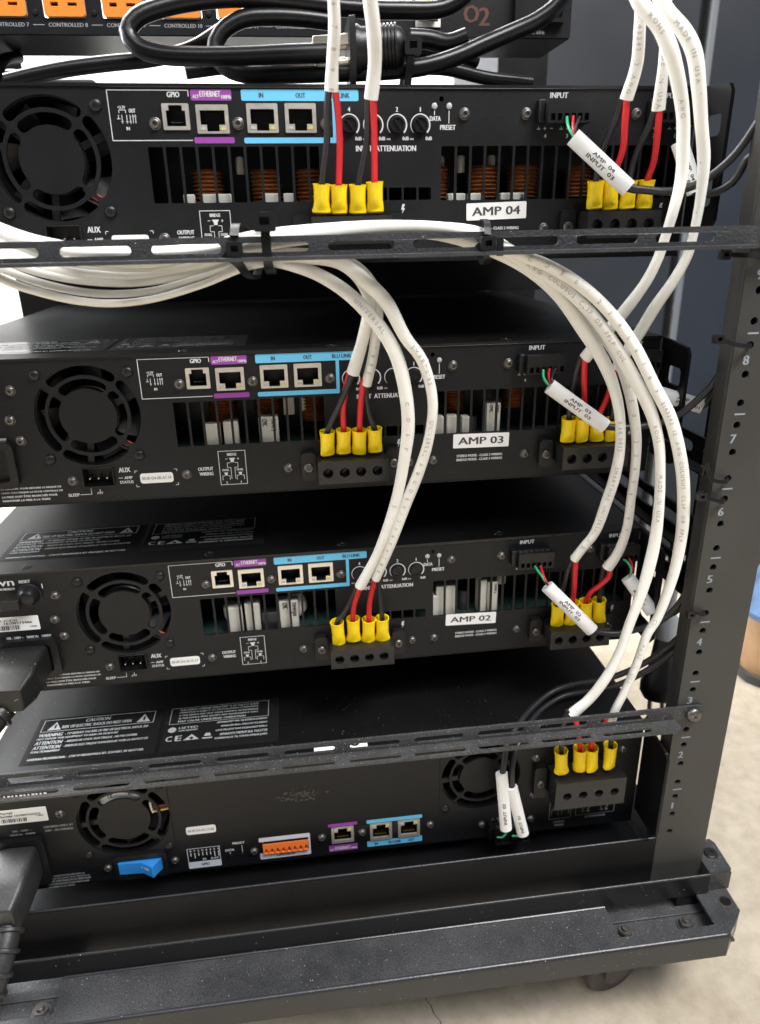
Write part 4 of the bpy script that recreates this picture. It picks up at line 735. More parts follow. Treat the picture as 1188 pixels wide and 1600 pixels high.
band_label(t, 'serial_label', -226, -186.6, 46, 56.3, 0, [('Model# CDi', -225, -200, 53, 54.6), ('16100313466', -208, -191, 51, 52.8), ('1000', -192.5, -188.6, 48, 49.2)], barcode=(-224, -199, 47, 50.2))
# copies for the second and third amplifier
for k in (3, 2):
    c = copy_tree(amp[4]); c.location = mw(AMPS[k]); ORG[c] = AMPS[k]; c['label'] = LAB[k]; amp[k] = c
amp[3].rotation_euler.y = .0034; amp[4].rotation_euler.y = .0045; amp[2].rotation_euler.y = -.0026
for k, a in ((3, .7), (2, 1.9)):
    f_ = [c for c in amp[k].children if c.name.startswith('fan') and not c.name.startswith('fan_')][0]
    for c in f_.children:
        if c.name.startswith('rotor'):
            cc = Vector((FX, 0, FZ))*S; c.location = cc-Matrix.Rotation(a, 3, 'Y') @ cc; c.rotation_euler.y = a
# what differs from one to the next: name tag, address sticker, the parts seen through the vents
NAME = {4: (87.3, 122.2, 20.4, 29.4, .026), 3: (85.9, 122.2, 20.9, 30.1, -.012), 2: (81.4, 117.4, 22.1, 30.9, -.03)}
MAC = {4: '00-0F-D4-10-08-A2', 3: '00-0F-D4-0B-A7-34', 2: '00-0F-D4-10-15-17'}
for k in (4, 3, 2):
    t = amp[k]; x0, x1, z0, z1, rot = NAME[k]
    o = band_label(t, 'name_tag', x0, x1, z0, z1, 0, [('AMP 0%d' % k, x0+3.4, x1-3.8, z0+2.3, z1-2.2)], d=.3)
    c = Vector(((x0+x1)/2, 0, (z0+z1)/2))*S
    o.location = c-Matrix.Rotation(-rot, 3, 'Y') @ c; o.rotation_euler.y = -rot
    band_label(t, 'address_sticker', -108.7, -89, 9.1, 15.5, 0, [(MAC[k], -107.6, -90.2, 11.3, 13.3)], r=1.6, ink='ink_grey')
    g = G(); g.box(-95, 10, 34, 36, 1, 70); g.box(60, 214, 34, 36, 1, 70); part('inner_shield', g, 'plastic_black', t, local=True)
    g = G(); g.box(-92, 214, 3, 33, 26.5, 28); part('circuit_board', g, 'pcb', t, local=True)
    if k == 4:
        for x in (-56, -24, 1): coil(t, x, 17, 31, 17, 9)
        for x, wd in ((-66, 6), (-55, 9), (-47, 8), (-22, 9), (-12, 6)): block(t, x, 7, 28, wd, 7.5, 6)
        for x, r_ in ((74, 6), (100, 9.5), (124, 9), (158, 8)): coil(t, x, 17, 32, 17, r_)
        for x, wd in ((84.5, 6), (79, 3), (93, 7), (111, 6), (118.5, 8)): block(t, x, 7, 28, wd, 6.5, 6, txt=('MP',) if x == 118.5 else None)
        for x in (76, 88, 106, -38, 40): part('capacitor', G().lathe([(2.4, 0), (2.4, 8), (1.6, 9)], (x, 20, 46), n=14), 'glue', t, local=True)
    elif k == 3:
        for x in (-57, -29, 0): coil(t, x, 20, 40, 22, 9)
        for x, wd, h in ((-63, 9, 15), (-52, 9, 16)): block(t, x, 8, 28, wd, h, 8)
        block(t, -29, 8, 28, 12, 18, 8, ('TWW 5', 'CMC')); block(t, -16, 18, 44, 7, 12, 6); block(t, -5, 18, 46, 7, 12, 6)
        for x in (72, 90, 130): coil(t, x, 20, 42, 20, 7.5)
        for x, wd, h in ((77, 7, 13), (86, 7, 13), (95, 5, 12)): block(t, x, 8, 28, wd, h, 8)
        block(t, 113, 9, 28, 9, 20, 8, ('TW1', 'CMC'))
        part('capacitor', G().lathe([(5, 0), (5, 9), (4.4, 10)], (100, 16, 28), n=18), 'heatsink', t, local=True)
    else:
        for x, wd, h in ((-63, 10, 20), (-51, 10, 22)): block(t, x, 8, 28, wd, h, 9)
        block(t, -26.5, 8, 28, 13, 22, 9, ('TWW5J10', 'CMC')); part('glue_blob', G().lathe([(4, 0), (7, 5), (6.5, 12), (3, 17)], (-21, 14, 34), n=16), 'glue', t, local=True)
        part('glue_blob', G().lathe([(3, 0), (5, 5), (5.5, 12), (2, 16)], (-66, 14, 32), n=16), 'glue', t, local=True)
        block(t, 83, 9, 28, 15, 23, 9, None, 'glue'); block(t, 75, 8, 28, 5, 16, 8); block(t, 108.5, 9, 28, 6, 26, 10); block(t, 115.5, 8, 28, 7.5, 24, 9, ('TWW x', 'CMC'))
        part('capacitor', G().lathe([(4.6, 0), (4.6, 14), (4, 15)], (97, 14, 28), n=18), 'heatsink', t, local=True); block(t, -40, 10, 28, 11, 13, 9, None, 'heatsink')
        part('capacitor', G().lathe([(3.6, 0), (3.6, 9), (3, 10)], (124, 14, 46), n=18), 'glue', t, local=True)
# ------------------------------------------------------------------ amplifier 1 (different model)
Y1 = -39.0; Z1 = -5.3
amp[1] = thing('amplifier', (0, Y1, Z1), 'bottom black amplifier with blue rocker switch and orange terminal socket', 'amplifier', 'rack amplifiers'); t = amp[1]
fL = fan_slots(-145.6, 51.6, (17.2, 22.6, 24.4, 30.2)); fR = fan_slots(99.5, 56.2, (15, 20.8, 22.6, 28.2))
J1 = [(-7.7, 8.2, 9.9, 24), (19.8, 35.6, 8.4, 23.6), (40, 55.8, 8.4, 23.6)]
chassis(t, 88.8, 369, fL+fR+[rect(a+.5, b-.5, c+.5, d-.5) for a, b, c, d in J1]+[rect(-56.2, -24.2, 8.3, 18)], 'cover_dusty', ear_slots=False)
top_labels(t, 88.8, True)
for cx, cz, hx, R in ((-145.6, 51.6, 26.7, 30.2), (99.5, 56.2, 25.4, 28.2)):
    fan(t, cx, cz, R, rot=1.2)
    part('fan_pad', G().plate(rrect(cx-hx-4, cx+hx+4, cz-hx-4, cz+hx+4, 4), [circ(cx, cz, R+.3, 44)], .7, MXZ(-.72)), 'panel_black', t, local=True, bevel=.3)
    for sx in (-1, 1):
        for sz in (-1, 1): inst('rivet', 'rivet', rivet, 'plastic_black', t, (cx+sx*hx, -.7, cz+sz*hx))
g = G(); g.lathe([(14.5, 0), (14.5, .2)], (-146.5, 6.2, 53), axis=(0, -1, 0), n=30); part('fan_sticker', G().flat(arcslot(-145.6, 51.6, 15.5, 23, 55, 125), [], MXZ(2.9)), 'label_white', t, local=True)
g = G(); g.text('RU', -140.5, -137.5, 69, 71.6, MXZ(2.7)); g.text('CE', -154, -151, 68.6, 71, MXZ(2.7)); part('sticker_print', g, 'ink_black', t, local=True)
leads(t, ('patch_yellow', 'ink_black', 'label_white', 'lead_red'), [[(-127, 2.5, 53.5), (-121, 2.5, 54.3), (-114.5, 2.8, 55)], [(-127, 2.4, 55.5), (-121, 2.4, 56), (-114.5, 2.8, 57)], [(-127.6, 2.4, 62), (-127.4, 2.4, 57), (-126.6, 2.4, 53)], [(-127, 2.5, 57.5), (-120, 2.5, 57.8), (-114.5, 2.8, 59)]])
for a, b, c, d in J1: jack(t, a, b, c, d, flip=True)
screws(t, [(-161.9, 10.8), (-116.9, 11), (-14.5, 16.6), (14.2, 17), (63.4, 17.2), (101.8, 11.6), (138.4, 12), (139.2, 67), (139, 34), (203.2, 67), (-185, 62.4), (-62.4, 11)])
def pr1(gf, m, name='printed_text', M_=None):
    g = G(); gf(g); return part(name, g, m, t, local=True)
pr1(lambda g: g.flat(rrect(-9.8, 10.9, 24.7, 27.5, .6, 2), [], M).flat(rrect(-9.9, 10.6, 2, 7.7, .6, 2), [], M), 'print_purple', 'purple_band')
pr1(lambda g: g.flat(rrect(17.6, 57.6, 24.2, 27.4, .6, 2), [], M).flat(rrect(17.6, 57.6, 2.5, 7.8, .6, 2), [], M), 'print_blue', 'blue_band')
pr1(lambda g: g.text('ACT', -9.2, -6.2, 3, 4.6, M2).text('ETHERNET', -5.4, 5.2, 3.2, 6, M2).text('100Mb', 5.8, 10.2, 3, 4.6, M2), 'print_white')
pr1(lambda g: g.text('IN', 23, 25, 3.6, 6, M2).text('BLU LINK', 33, 42, 3.6, 6, M2).text('OUT', 47.5, 51.5, 3.6, 6, M2), 'ink_black')
band_label(t, 'serial_label', -232, -192.8, 57.9, 69.6, 0, [('Part#', -222, -214, 66.2, 68), ('Serial# 161003163273', -222, -197, 63.6, 65.4), ('1000', -199.5, -195.5, 62.4, 63.6)], barcode=(-222, -206, 59.4, 62.4))
band_label(t, 'address_sticker', -106.6, -86.5, 32.1, 38.9, 0, [('00-0F-D4-03-C2-06', -105.4, -87.8, 34.3, 36.5)], r=1.6, ink='ink_grey')
pr1(lambda g: g.text('100 - 240V ~', -217, -205, 50.6, 52.2, M).text('50/60 Hz   2300W', -219, -203, 47.6, 49.2, M).text('CERTIFIED ONLY AT', -197.2, -178.4, 51.4, 53.2, M).text('120V ~ IN CANADA', -196.6, -178.8, 48.2, 50, M), 'print_dim')
pr1(lambda g: [g.text(s, -203, x1, 8.2-2.4*i, 9.9-2.4*i, M) for i, (s, x1) in enumerate((('ATTENTION POUR RÉDUIRE LE', -178), ('RISQUE DE CHOC ÉLECTRIQUE LA', -175), ('FICHE CENTRALE DE LA PRISE DOIT', -174.4), ('ÊTRE BRANCHÉE POUR MAINTENIR', -176), ('LA MISE À LA TERRE', -186)))], 'print_dim')
pr1(lambda g: g.flat(rrect(-108.3, -85.7, 1.4, 7.3, .9, 3), [], M).line(-108, 19.3, -86, 19.3, .4, M).line(-108, 7, -108, 19.3, .4, M).line(-86, 7, -86, 19.3, .4, M), 'print_pale', 'socket_key')
pr1(lambda g: [g.text('%d' % (8-i), -106.4+2.7*i, -105.2+2.7*i, 16.4, 18, M) for i in range(8)]+[g.line(-105.8+2.7*i, 10.5 if i in (1, 6, 7) else 12.4, -105.8+2.7*i, 15.4, .6, M) for i in range(8)]+[g.text('IN', -98, -96, 8.2, 9.8, M), g.text('IN OUT', -92.4, -87.2, 8.2, 9.8, M)], 'print_white')
pr1(lambda g: g.text('GPIO', -99.5, -94, 3.2, 5.6, M2), 'ink_black')
pr1(lambda g: g.text('DATA', -82, -76, 13.4, 15.4, M).line(-79, 11, -79, 12.6, .4, M).text('PRESET', -76.6, -68.4, 19, 21, M).line(-70.5, 11.5, -70.5, 17.6, .4, M), 'print_white')
for x in (-79, -71): part('indicator', G().lathe([(1.5, 0), (1.4, .6), (.7, .9)], (x, 0, 9.4), axis=(0, -1, 0), n=14), 'plastic_black', t, local=True)
pr1(lambda g: g.flat(rrect(-58.6, -22.8, 2.4, 8.1, .8, 3), [], M).flat(rrect(-58.6, -22.8, 18.2, 22, .8, 3), [], M).flat(rect(-24.1, -22.8, 8, 18.3), [], M), 'print_pale', 'socket_band')
pr1(lambda g: g.text('GPIO/AUX', -47, -34, 3.7, 6.2, M2), 'ink_black')
g = G(); px = -56; ol = [(-56, 8.4), (-24.3, 8.4), (-24.3, 17.9), (-56, 17.9)]
nh = []
for i in range(8):
    x = -53.8+4.0*i; nh.append([(x-1.4, 9), (x+1.4, 9), (x+1.4, 11.6), (x+.5, 12), (x+.5, 13.4), (x-.5, 13.4), (x-.5, 12), (x-1.4, 11.6)])
g.plate(ol, nh, 3, MXZ(-2.2)); g.box(-56, -24.3, 3, 5, 8.4, 17.9); g.box(-56, -24.3, -2.0, 3, 17.0, 17.9)
o_ = part('terminal_socket', g, 'orange', t, local=True, bevel=.2)
# rocker switch
g = G(); g.plate(rrect(-157, -121.5, 1, 22, 3, 4), [rrect(-154.6, -124.6, 4.5, 18.4, 1, 3)], 3, MXZ(-3)); g.box(-154.6, -124.6, 6, 7, 4.5, 18.4); sw = part('rocker_bezel', g, 'plastic_black', t, local=True, bevel=.5)
g = G(); P_ = [(-154.2, 2), (-154.2, -3.6), (-138, -4.6), (-130.5, -9.6), (-125, -2), (-125, 3)]
g.plate([(a, b) for a, b in P_], [], 9.4, MXY(16.4)); part('rocker', g, 'switch_blue', sw, local=True, bevel=.4)
g = G(); MR = lambda u, v, w_: (u, -5.2-(u+138)*.55, v); g.text('ON', -136.6, -133.6, 11.4, 14, MR); g.line(-138.6, 12, -137.8, 14.6, .4, MR); part('rocker_print', g, 'print_white', sw, local=True)
g = G(); g.plate(rrect(-232, -198, 6, 46, 5, 6), [rrect(-228, -203, 12, 41, 3, 4)], 4, MXZ(-4)); g.box(-228, -203, 8, 9, 12, 41); part('mains_inlet', g, 'plastic_black', t, local=True, bevel=.6)
# key printed below the output socket
def kb(g):
    g.rectline(152.4, 168.9, 8.8, 24, .35, M); g.rectline(172.6, 202.2, 10, 24, .35, M); g.text('OUTPUT', 156.4, 164.6, 4.6, 6.6, M); g.text('WIRING', 156.8, 164.2, 1.6, 3.6, M); g.text('ATTENUATION', 180, 195.6, 6.6, 8.6, M)
    for x in (156.5, 164.5):
        g.flat([(x-2, 19.4), (x+2, 19.4), (x+1, 17.6), (x-1, 17.6)], [], M)
        for s in (-1, 1): g.line(x+s*1, 17, x+s*2.6, 17, .3, M); g.line(x+s*2.6, 17, x+s*2.6, 12.4, .3, M)
    for x in (180, 194): g.line(x-4, 19, x-1.4, 14, .4, M); g.line(x+4.6, 19, x+1.4, 14, .6, M); g.text('oo', x-2.8, x-.6, 12.4, 13.6, M); g.text('dB', x+1, x+3.4, 12.2, 13.8, M)
    g.text('INPUT', 113, 121, 14.4, 16.4, M); g.line(108, 14.4, 111, 14.4, .4, M); g.line(109.5, 14.4, 109.5, 16.6, .4, M); g.text('+', 113.4, 115, 12, 13.6, M)
pr1(kb, 'print_dim')
part('strip_label', G().flat(rect(-16, 20.5, 1.2, 12.5), [], MXY(89.0)), 'label_white', t, local=True)
g = G()
for k in range(13): g.flat(rect(-222+2.5*k, -222+2.5*k+(1.2 if k % 3 else 1.8), 78.6, 81), [], M)
part('barcode_marks', g, 'label_white', t, local=True)
# paint scuff on the bare part of the panel
g = G(); rr = random.Random(5)
for k in range(120):
    a = rr.gauss(0, 1); x = -28+a*8; z = 56+rr.gauss(0, 1)*(3.2-abs(a)*.7); r_ = .15+rr.random()**2*1.3
    g.flat([(x+r_*rr.uniform(.5, 1.5)*math.cos(q), z+r_*rr.uniform(.4, 1.1)*math.sin(q)) for q in np.linspace(0, 6.28, 8)[:-1]], [], MXZ(-.1-.002*k))
part('scuff', g, 'scuff', t, local=True)
# ------------------------------------------------------------------ output plugs with yellow ferruled wires
def out_plug(org, label, W_=42.6, holes=(5.9, 15.9, 25.8, 35.7), zz=(9, 23), side=(True, True)):
    """org: left-bottom of plug body at the panel (x, panel y, z base)"""
    x, y, z = org; t = thing('output_plug', (x+W_/2, y, z+zz[0]), label, 'terminal plug', 'four-way output plugs')
    z0, z1 = z+zz[0], z+zz[1]; yf = y-21
    g = G(); g.plate(rect(x, x+W_, z0, z1), [circ(x+h, (z0+z1)/2-.2, 3.1, 20) for h in holes], 12, MXZ(yf)); part('front_block', g, 'plug_face', t, bevel=.5)
    g = G(); k = 5.6 if zz == (9, 23) else 8
    g.plate(rect(x+1, x+W_-1, yf+12.02, y-.1), [circ(x+h, yf+16, 2.4, 14) for h in holes], z1-z0-2.4, MXY(z1-1.2)); part('rear_block', g, 'plastic_dusty', t, bevel=.3)
    for h in holes:
        g = G(); c = (x+h, yf+5.5, (z0+z1)/2-.2); g.lathe([(2.9, 0), (2.8, .5), (2.3, .8)], c, axis=(0, -1, 0), n=18); g.obox((c[0], c[1]-1, c[2]), (2.2*.7, 0, 2.2*.7), (0, .35, 0), (-.3, 0, .3)); part('clamp_screw', g, 'heatsink', t)
    for s, on in zip((-1, 1), side):
        if not on: continue
        xc = x-5.2 if s < 0 else x+W_+5.2; h0, h1 = z0-2.5, z1+1.5
        g = G(); g.plate(rrect(xc-4.4, xc+4.4, h0, h1, 2.5, 5), [], 5, MXZ(y-5.2)); f = part('flange', g, 'plastic_black', t, bevel=.5)
        g = G(); g.lathe([(3, 0), (2.9, 1), (2.3, 1.6), (1.3, 1.7), (1.1, .6)], (xc, y-5.2, (z0+z1)/2-1), axis=(0, -1, 0), n=18); part('flange_screw', g, 'screw_steel', f)
    return t
B = {k: AMPS[k] for k in AMPS}
out_plug((-1+B[4][0], 0, B[4][2]), 'left output plug under yellow ferrules on the top amplifier')
out_plug((151+B[4][0], 0, B[4][2]), 'right output plug under yellow ferrules on the top amplifier')
out_plug((-.8+B[3][0], 0, B[3][2]), 'left output plug under yellow ferrules on the second amplifier from the top')
out_plug((151+B[3][0], 0, B[3][2]), 'right output plug under yellow ferrules on the second amplifier from the top')
out_plug((-.8+B[2][0], 0, B[2][2]), 'left output plug under yellow ferrules on the third amplifier from the top')
out_plug((150.6+B[2][0], 0, B[2][2]), 'right output plug under yellow ferrules on the third amplifier from the top')
out_plug((147, Y1, Z1), 'wide dusty output plug on the bottom amplifier', 50.5, (8.6, 20, 31.4, 42.8), (38, 60.5), (True, False))
def in_plug(x, y, z, label, z0=67.5, z1=79, wd=24.5, n=6):
    t = thing('input_plug', (x, y, z+z0), label, 'terminal plug', 'small input plugs')
    g = G(); hs = [rect(x+1.6+k*(wd-2)/n, x+1.6+k*(wd-2)/n+2.5, z+z0+1.2, z+z0+4.6) for k in range(n)]
    g.plate(rect(x, x+wd, z+z0, z+z1), hs, 3, MXZ(y-11)); g.box(x, x+wd, y-7.9, y-.2, z+z0, z+z1-1)
    g.box(x+.4, x+wd-.4, y-9, y-7.9, z+z1-4.5, z+z1-.6)
    b = part('body', g, 'plastic_black', t, bevel=.3)
    g = G(); g.box(x-3.4, x-.1, y-6.5, y-.2, z+z0+.5, z+z1+.3); part('end_flange', g, 'plastic_black', t, bevel=.5)
    for k in range(n):
        c = (x+2.8+k*(wd-2)/n, y-5, z+z1-1); part('clamp_screw', G().lathe([(1.5, 0), (1.4, .5), (.5, .6)], c, n=12), 'screw_steel', t)
    return t
for k, nm in ((4, 'top amplifier'), (3, 'second amplifier from the top'), (2, 'third amplifier from the top')):
    in_plug(128.3+B[k][0], 0, B[k][2], 'left black input plug on the %s' % nm)
    in_plug(191.5+B[k][0]-(.8 if k == 2 else 0), 0, B[k][2], 'right black input plug on the %s' % nm, wd=22.5)
in_plug(109.5, Y1, Z1, 'black input plug of the bottom amplifier under two white cable tags', 1, 13, 25, 6)
# ------------------------------------------------------------------ white speaker cables
CAMP = Vector((-14.73, -433.10, 413.13))
def cable_print(P, R, F, flat, s0, st, h=2.4, gap=1.0, flipv=False, off=0.0):
    """glyphs wrapped onto the jacket, reading along the cable, on the side turned to the aisle"""
    cum = [0]
    for a, b in zip(P, P[1:]): cum.append(cum[-1]+(b-a).length)
    tot = cum[-1]; g = G()
    def at(s):
        s = min(max(s, 0), tot-1e-3); i = max(0, np.searchsorted(cum, s)-1); i = min(i, len(P)-2); q = (s-cum[i])/max(cum[i+1]-cum[i], 1e-6)
        return P[i].lerp(P[i+1], q), (P[i+1]-P[i]).normalized(), R[i]*(1-q)+R[i+1]*q, F[i]
    s = s0*tot
    for ch in st:
        if ch == ' ': s += 2.2+gap; continue
        v, f, asp = _text2d(ch); wd = min(h*asp*.95, h); vs = []
        for p in v:
            c, t, r, (e1, e2) = at(s+wd*p[0]); n = CAMP-c; n = (n-t*n.dot(t)).normalized(); b = n.cross(t) if not flipv else t.cross(n)
            ang = off+(p[1]-.5)*h/r; dv = n*math.cos(ang)+b*math.sin(ang); vs.append(c+dv*(1.035/math.sqrt((dv.dot(e1)/r)**2+(dv.dot(e2)/(r*flat))**2)))
        g.add(vs, f); s += wd+gap
    return g
def ferrule(g, A, Bp):
    a = Vector(A); b = Vector(Bp); L_ = (b-a).length; ax = b-a; q_ = random.uniform(.9, 1.08); y_ = random.uniform(-.45, .45)
    g.lathe([((4.5*q_, 2.6), 0), ((4.9*q_, 3.2), .05*L_), ((4.75*q_, 3.0), .14*L_), ((4.5, 3.5), .22*L_), ((4.3, 3.8), .34*L_), ((4.12, 4.0), .40*L_), ((4.22, 4.15), .46*L_), ((4.25, 4.2), .75*L_), ((4.5, 4.45), .93*L_), ((4.75, 4.7), L_), ((4.1, 4.1), L_), ((3.7, 3.7), .9*L_), ((3.3, 3.3), .55*L_)], A, axis=tuple(ax), n=22, up=(1, y_, 0))
def strands(g, A, Bp):
    a = Vector(A); d = (Vector(Bp)-a).normalized()
    for k in range(9):
        o = Vector((-2.4+.6*k, random.uniform(-.6, .6), 0)); g.tube([tuple(a+o*.9+d*1.5), tuple(a+o-d*3.2)], .33, 6, 3)
def speaker_cable(key, fer, ids, cols, label, texts=(), r=4.1, group='white speaker cables', pos=None):
    P0 = CABLES[key]; t = thing('speaker_cable', tuple(P0[-1][:3]), label, 'cable', group)
    pts = [(*p[:3], .89*(p[3] if len(p) > 3 else r)) for p in P0]
    tw = random.choice((-1, 1))*random.uniform(.012, .03); ph = random.uniform(0, 3)
    j = part('jacket', G().tube(pts, r, 18, 2.5, flat=.82, twist=tw, ph=ph), 'jacket_white', t)
    P, R = spline(pts, r, 2.5); F = frames(P, tw, ph)
    for s0, st, fl in texts:
        part('jacket_print', cable_print(P, R, F, .82, s0, st, flipv=fl), 'ink_grey', j)
    for i, c in zip(ids, cols):
        part('wire', G().tube(CABLES[key+c], 1.75, 10, 2), {'r': 'wire_red', 'k': 'wire_black'}[c], t)
        A, Bp = CABLES[fer][i]; g = G(); ferrule(g, A, Bp); f = part('ferrule', g, 'yellow_vinyl', t)
        g = G(); strands(g, A, Bp); part('strands', g, 'copper', f)
    return t
speaker_cable('W1', 'F4L', (0, 1), 'kr', 'white cable dropping to the leftmost pair of left ferrules of AMP 04', [(.28, '6  7  8  9  E14324', False)])
speaker_cable('W2', 'F4L', (2, 3), 'kr', 'white cable dropping to the rightmost pair of left ferrules of AMP 04')
speaker_cable('W3', 'F4R', (0, 1), 'kr', 'white cable dropping to the leftmost pair of right ferrules of AMP 04', [(.35, 'E143242 12 AWG CL', False)])
speaker_cable('W4', 'F4R', (2, 3), 'kr', 'white cable dropping to the rightmost pair of right ferrules of AMP 04', [(.5, 'MADE IN USA', False)])
speaker_cable('W5', 'F3R', (0, 1), 'kr', 'white cable looping from top edge past AMP 04 to right plug of AMP 03', [(.1, 'ROHS', False), (.3, 'AWG', False)])
speaker_cable('W6', 'F3R', (2, 3), 'rk', 'white cable nearest the rail at top, looping down behind the bundle to AMP 03', [(.12, 'MADE IN USA', False)])
speaker_cable('W7', 'F3L', (0, 1), 'kr', 'white cable ending at the leftmost pair of left ferrules of AMP 03', [])
speaker_cable('W8', 'F3L', (2, 3), 'rk', 'white cable ending at the rightmost pair of left ferrules of AMP 03', [(.90, '7 8 9 E', False)])
speaker_cable('W9', 'F2L', (0, 1), 'kr', 'white cable hanging past AMP 03 to the leftmost pair of left ferrules of AMP 02', [(.50, 'UNIVERSAL', False), (.66, 'C  D  E  F', False), (.83, 'S  1', False)])
speaker_cable('W10', 'F2L', (2, 3), 'rk', 'white cable bowing furthest right over the AMP 03 knobs, ending at AMP 02', [(.60, 'SMARTWIRE', False), (.71, 'UNIVERSAL A B C D E 0 1 2 3 4 5 6 7 8 9', False)])
speaker_cable('W11', 'F2R', (0, 1), 'kr', 'innermost white cable of the right bundle, ending at the first right ferrules of AMP 02', [(.79, '0168/0832   SMARTWIRE UNIVERSAL A B', False)])
speaker_cable('W12', 'F2R', (2, 3), 'rk', 'second white cable of the right bundle, ending at the last right ferrules of AMP 02', [(.60, 'UNIVERSAL', False), (.74, 'D  E  0  1  2  3  4  5  6  7  8  9', False)])
speaker_cable('W13', 'F1R', (0, 1), 'kr', 'third white cable of the right bundle, ending at the first ferrules of the bottom amplifier', [(.42, 'E143242 12 AWG CULUSUS CL3P OR FPLP CUL', False), (.66, 'ROHS      MADE IN USA', False)])
speaker_cable('W14', 'F1R', (2, 3), 'rk', 'outermost white cable of the right bundle, ending at the last ferrules of the bottom amplifier', [(.42, 'A  B  C  D  E  0  1  2  3  4  5  6  7  8  9  E143242 12 AWG CULUSUS CL3P OR FPLP', False), (.87, 'CUL   MADE IN USA', False)])
# ------------------------------------------------------------------ black input cables with white tags
def flag(t, key, lines, r=4.6, rot=False):
    A, Bp = [Vector(p[:3]) for p in CABLES[key]]; d = (Bp-A); L_ = d.length; d.normalize()
    o = part('tag', G().tube([tuple(A), tuple(Bp)], r, 18, 4, flat=.75), 'label_white', t)
    mid = (A+Bp)/2; n = CAMP-mid; n = (n-d*n.dot(d)).normalized(); b = n.cross(d)
    g = G()
    for st, u0, ln, v0, h in lines:
      for_ = _text2d(st)
      for bold in (0, 1):
        vs = []
        for p in for_[0]:
            v_ = v0+h*p[1]; vv = v_/r; ang = max(-1.3, min(1.3, vv))
            # jacket is an ellipse: stay just outside it
            up = Vector((0, 1, .12)); up = (up-d*up.dot(d)).normalized(); bb = d.cross(up)
            dirv = n*math.cos(ang)+b*math.sin(ang); ca = dirv.dot(bb); sa = dirv.dot(up); rr_ = 1/math.sqrt((ca/r)**2+(sa/(r*.75))**2)
            vs.append(A+d*(L_*u0+ln*p[0]+.22*bold)+dirv*(rr_*1.03+.01*bold))
        g.add(vs, for_[1])
    part('tag_print', g, 'ink_black', o)
def input_cable(key, label, lines, r=2.1, wires=(), tagr=4.6):
    t = thing('input_cable', tuple(CABLES[key][0][:3]), label, 'cable', 'black input cables')
    part('jacket', G().tube(CABLES[key], r, 12, 3), 'wire_black', t)
    flag(t, key+'L', lines, tagr)
    for w_ in wires: part('wire', G().tube(CABLES[key+w_], .75, 8, 1.5), {'g': 'wire_green', 'r': 'wire_red', 'k': 'wire_black'}[w_], t)
    return t
for key, n, ch, wh in (('I4a', '04', '03', 'top amplifier'), ('I3a', '03', '03', 'second amplifier from the top'), ('I2a', '02', '03', 'third amplifier from the top')):
    input_cable(key, 'black cable with slanting white tag across the ferrules of the %s' % wh, [('AMP  '+n, .33, 15, .5, 2.5), ('INPUT  '+ch, .28, 19, -3.0, 2.5)], wires='grk')
input_cable('I4b', 'black input cable with white tag behind the white cables beside AMP 04', [('AMP  04', .35, 12, .1, 2.3), ('INPUT  01', .3, 15, -3.1, 2.3)])
input_cable('I3b', 'black input cable with white tag between the white bundle and rail at AMP 03', [('AMP  03', .4, 12, .1, 2.3), ('INPUT  01', .4, 14, -3.1, 2.3)])
input_cable('I2b', 'black input cable with white tag beside the right edge of AMP 02', [('AMP  02', .3, 10, .1, 2.2), ('INPUT  01', .3, 12, -3.1, 2.2)], wires='gr')
input_cable('I1a', 'left of two black input cables hanging upright to the bottom amplifier', [('INPUT  02', .86, -19, 1.5, -2.8)], wires='g', tagr=4.2)
input_cable('I1b', 'right, slanting one of two black input cables at the bottom amplifier', [('INPUT  01', .9, -17, 1.5, -2.8)], wires='g', tagr=4.2)
# ------------------------------------------------------------------ power cords above amplifier 4
t = thing('mains_cable', tuple(CABLES['P1'][7][:3]), 'thick black power cord sweeping down from the upper right over AMP 04', 'cable', 'black power cords on top'); part('cord', G().tube(CABLES['P1'], 4.7, 16, 4), 'cord_black', t)
solo('mains_cable', G().tube(CABLES['P3'], 4.3, 16, 4), 'cord_black', 'black power cord running low at the left above AMP 04', 'cable', 'black power cords on top')
solo('mains_cable', G().tube(CABLES['P6'], 4.0, 14, 4), 'cord_black', 'black cord weaving behind the coil and the three-prong plug', 'cable', 'black power cords on top')
solo('mains_cable', G().tube(CABLES['P5'], 3.8, 14, 4), 'cord_black', 'short run of black cord behind the zip tie above AMP 04', 'cable', 'black power cords on top')
t = thing('mains_cable', (30, 25, 486), 'black power cord coiled in a loop with bare three-prong plug', 'cable', 'black power cords on top')
part('cord', G().tube(CABLES['P2'], 4.9, 16, 4), 'cord_black', t)
part('strain_relief', G().tube(CABLES['P4'], 5.2, 16, 3), 'cord_black', t)
# plug body pointing left
g = G(); ax = Vector((-1, .12, -.06)).normalized(); c0 = Vector((58, 30, 506))
g.lathe([((6, 6), -2), ((9, 8), 0), ((10.5, 9.5), 4), ((11, 10), 22), ((12.5, 11), 24), ((12.5, 11), 27)], tuple(c0), axis=tuple(ax), n=20, up=(0, 0, 1)); pb = part('plug_body', g, 'plastic_black', t)
g = G(); M_ = lambda u, v, w_: tuple(c0+ax*(27-w_)+Vector((0, 1, 0))*u+Vector((0, 0, 1))*v)
g.plate([(-13, 14), (13, 14), (16, -2), (10, -18), (-10, -18), (-16, -2)], [], 3.5, M_); part('plug_face', g, 'plastic_black', t, bevel=.8)
for k in range(8): part('grip_rib', G().lathe([((11.6, 10.6), 3+2*k), ((11.6, 10.6), 4+2*k)], tuple(c0), axis=tuple(ax), n=20, up=(0, 0, 1)), 'plastic_black', pb)
f0 = c0+ax*30
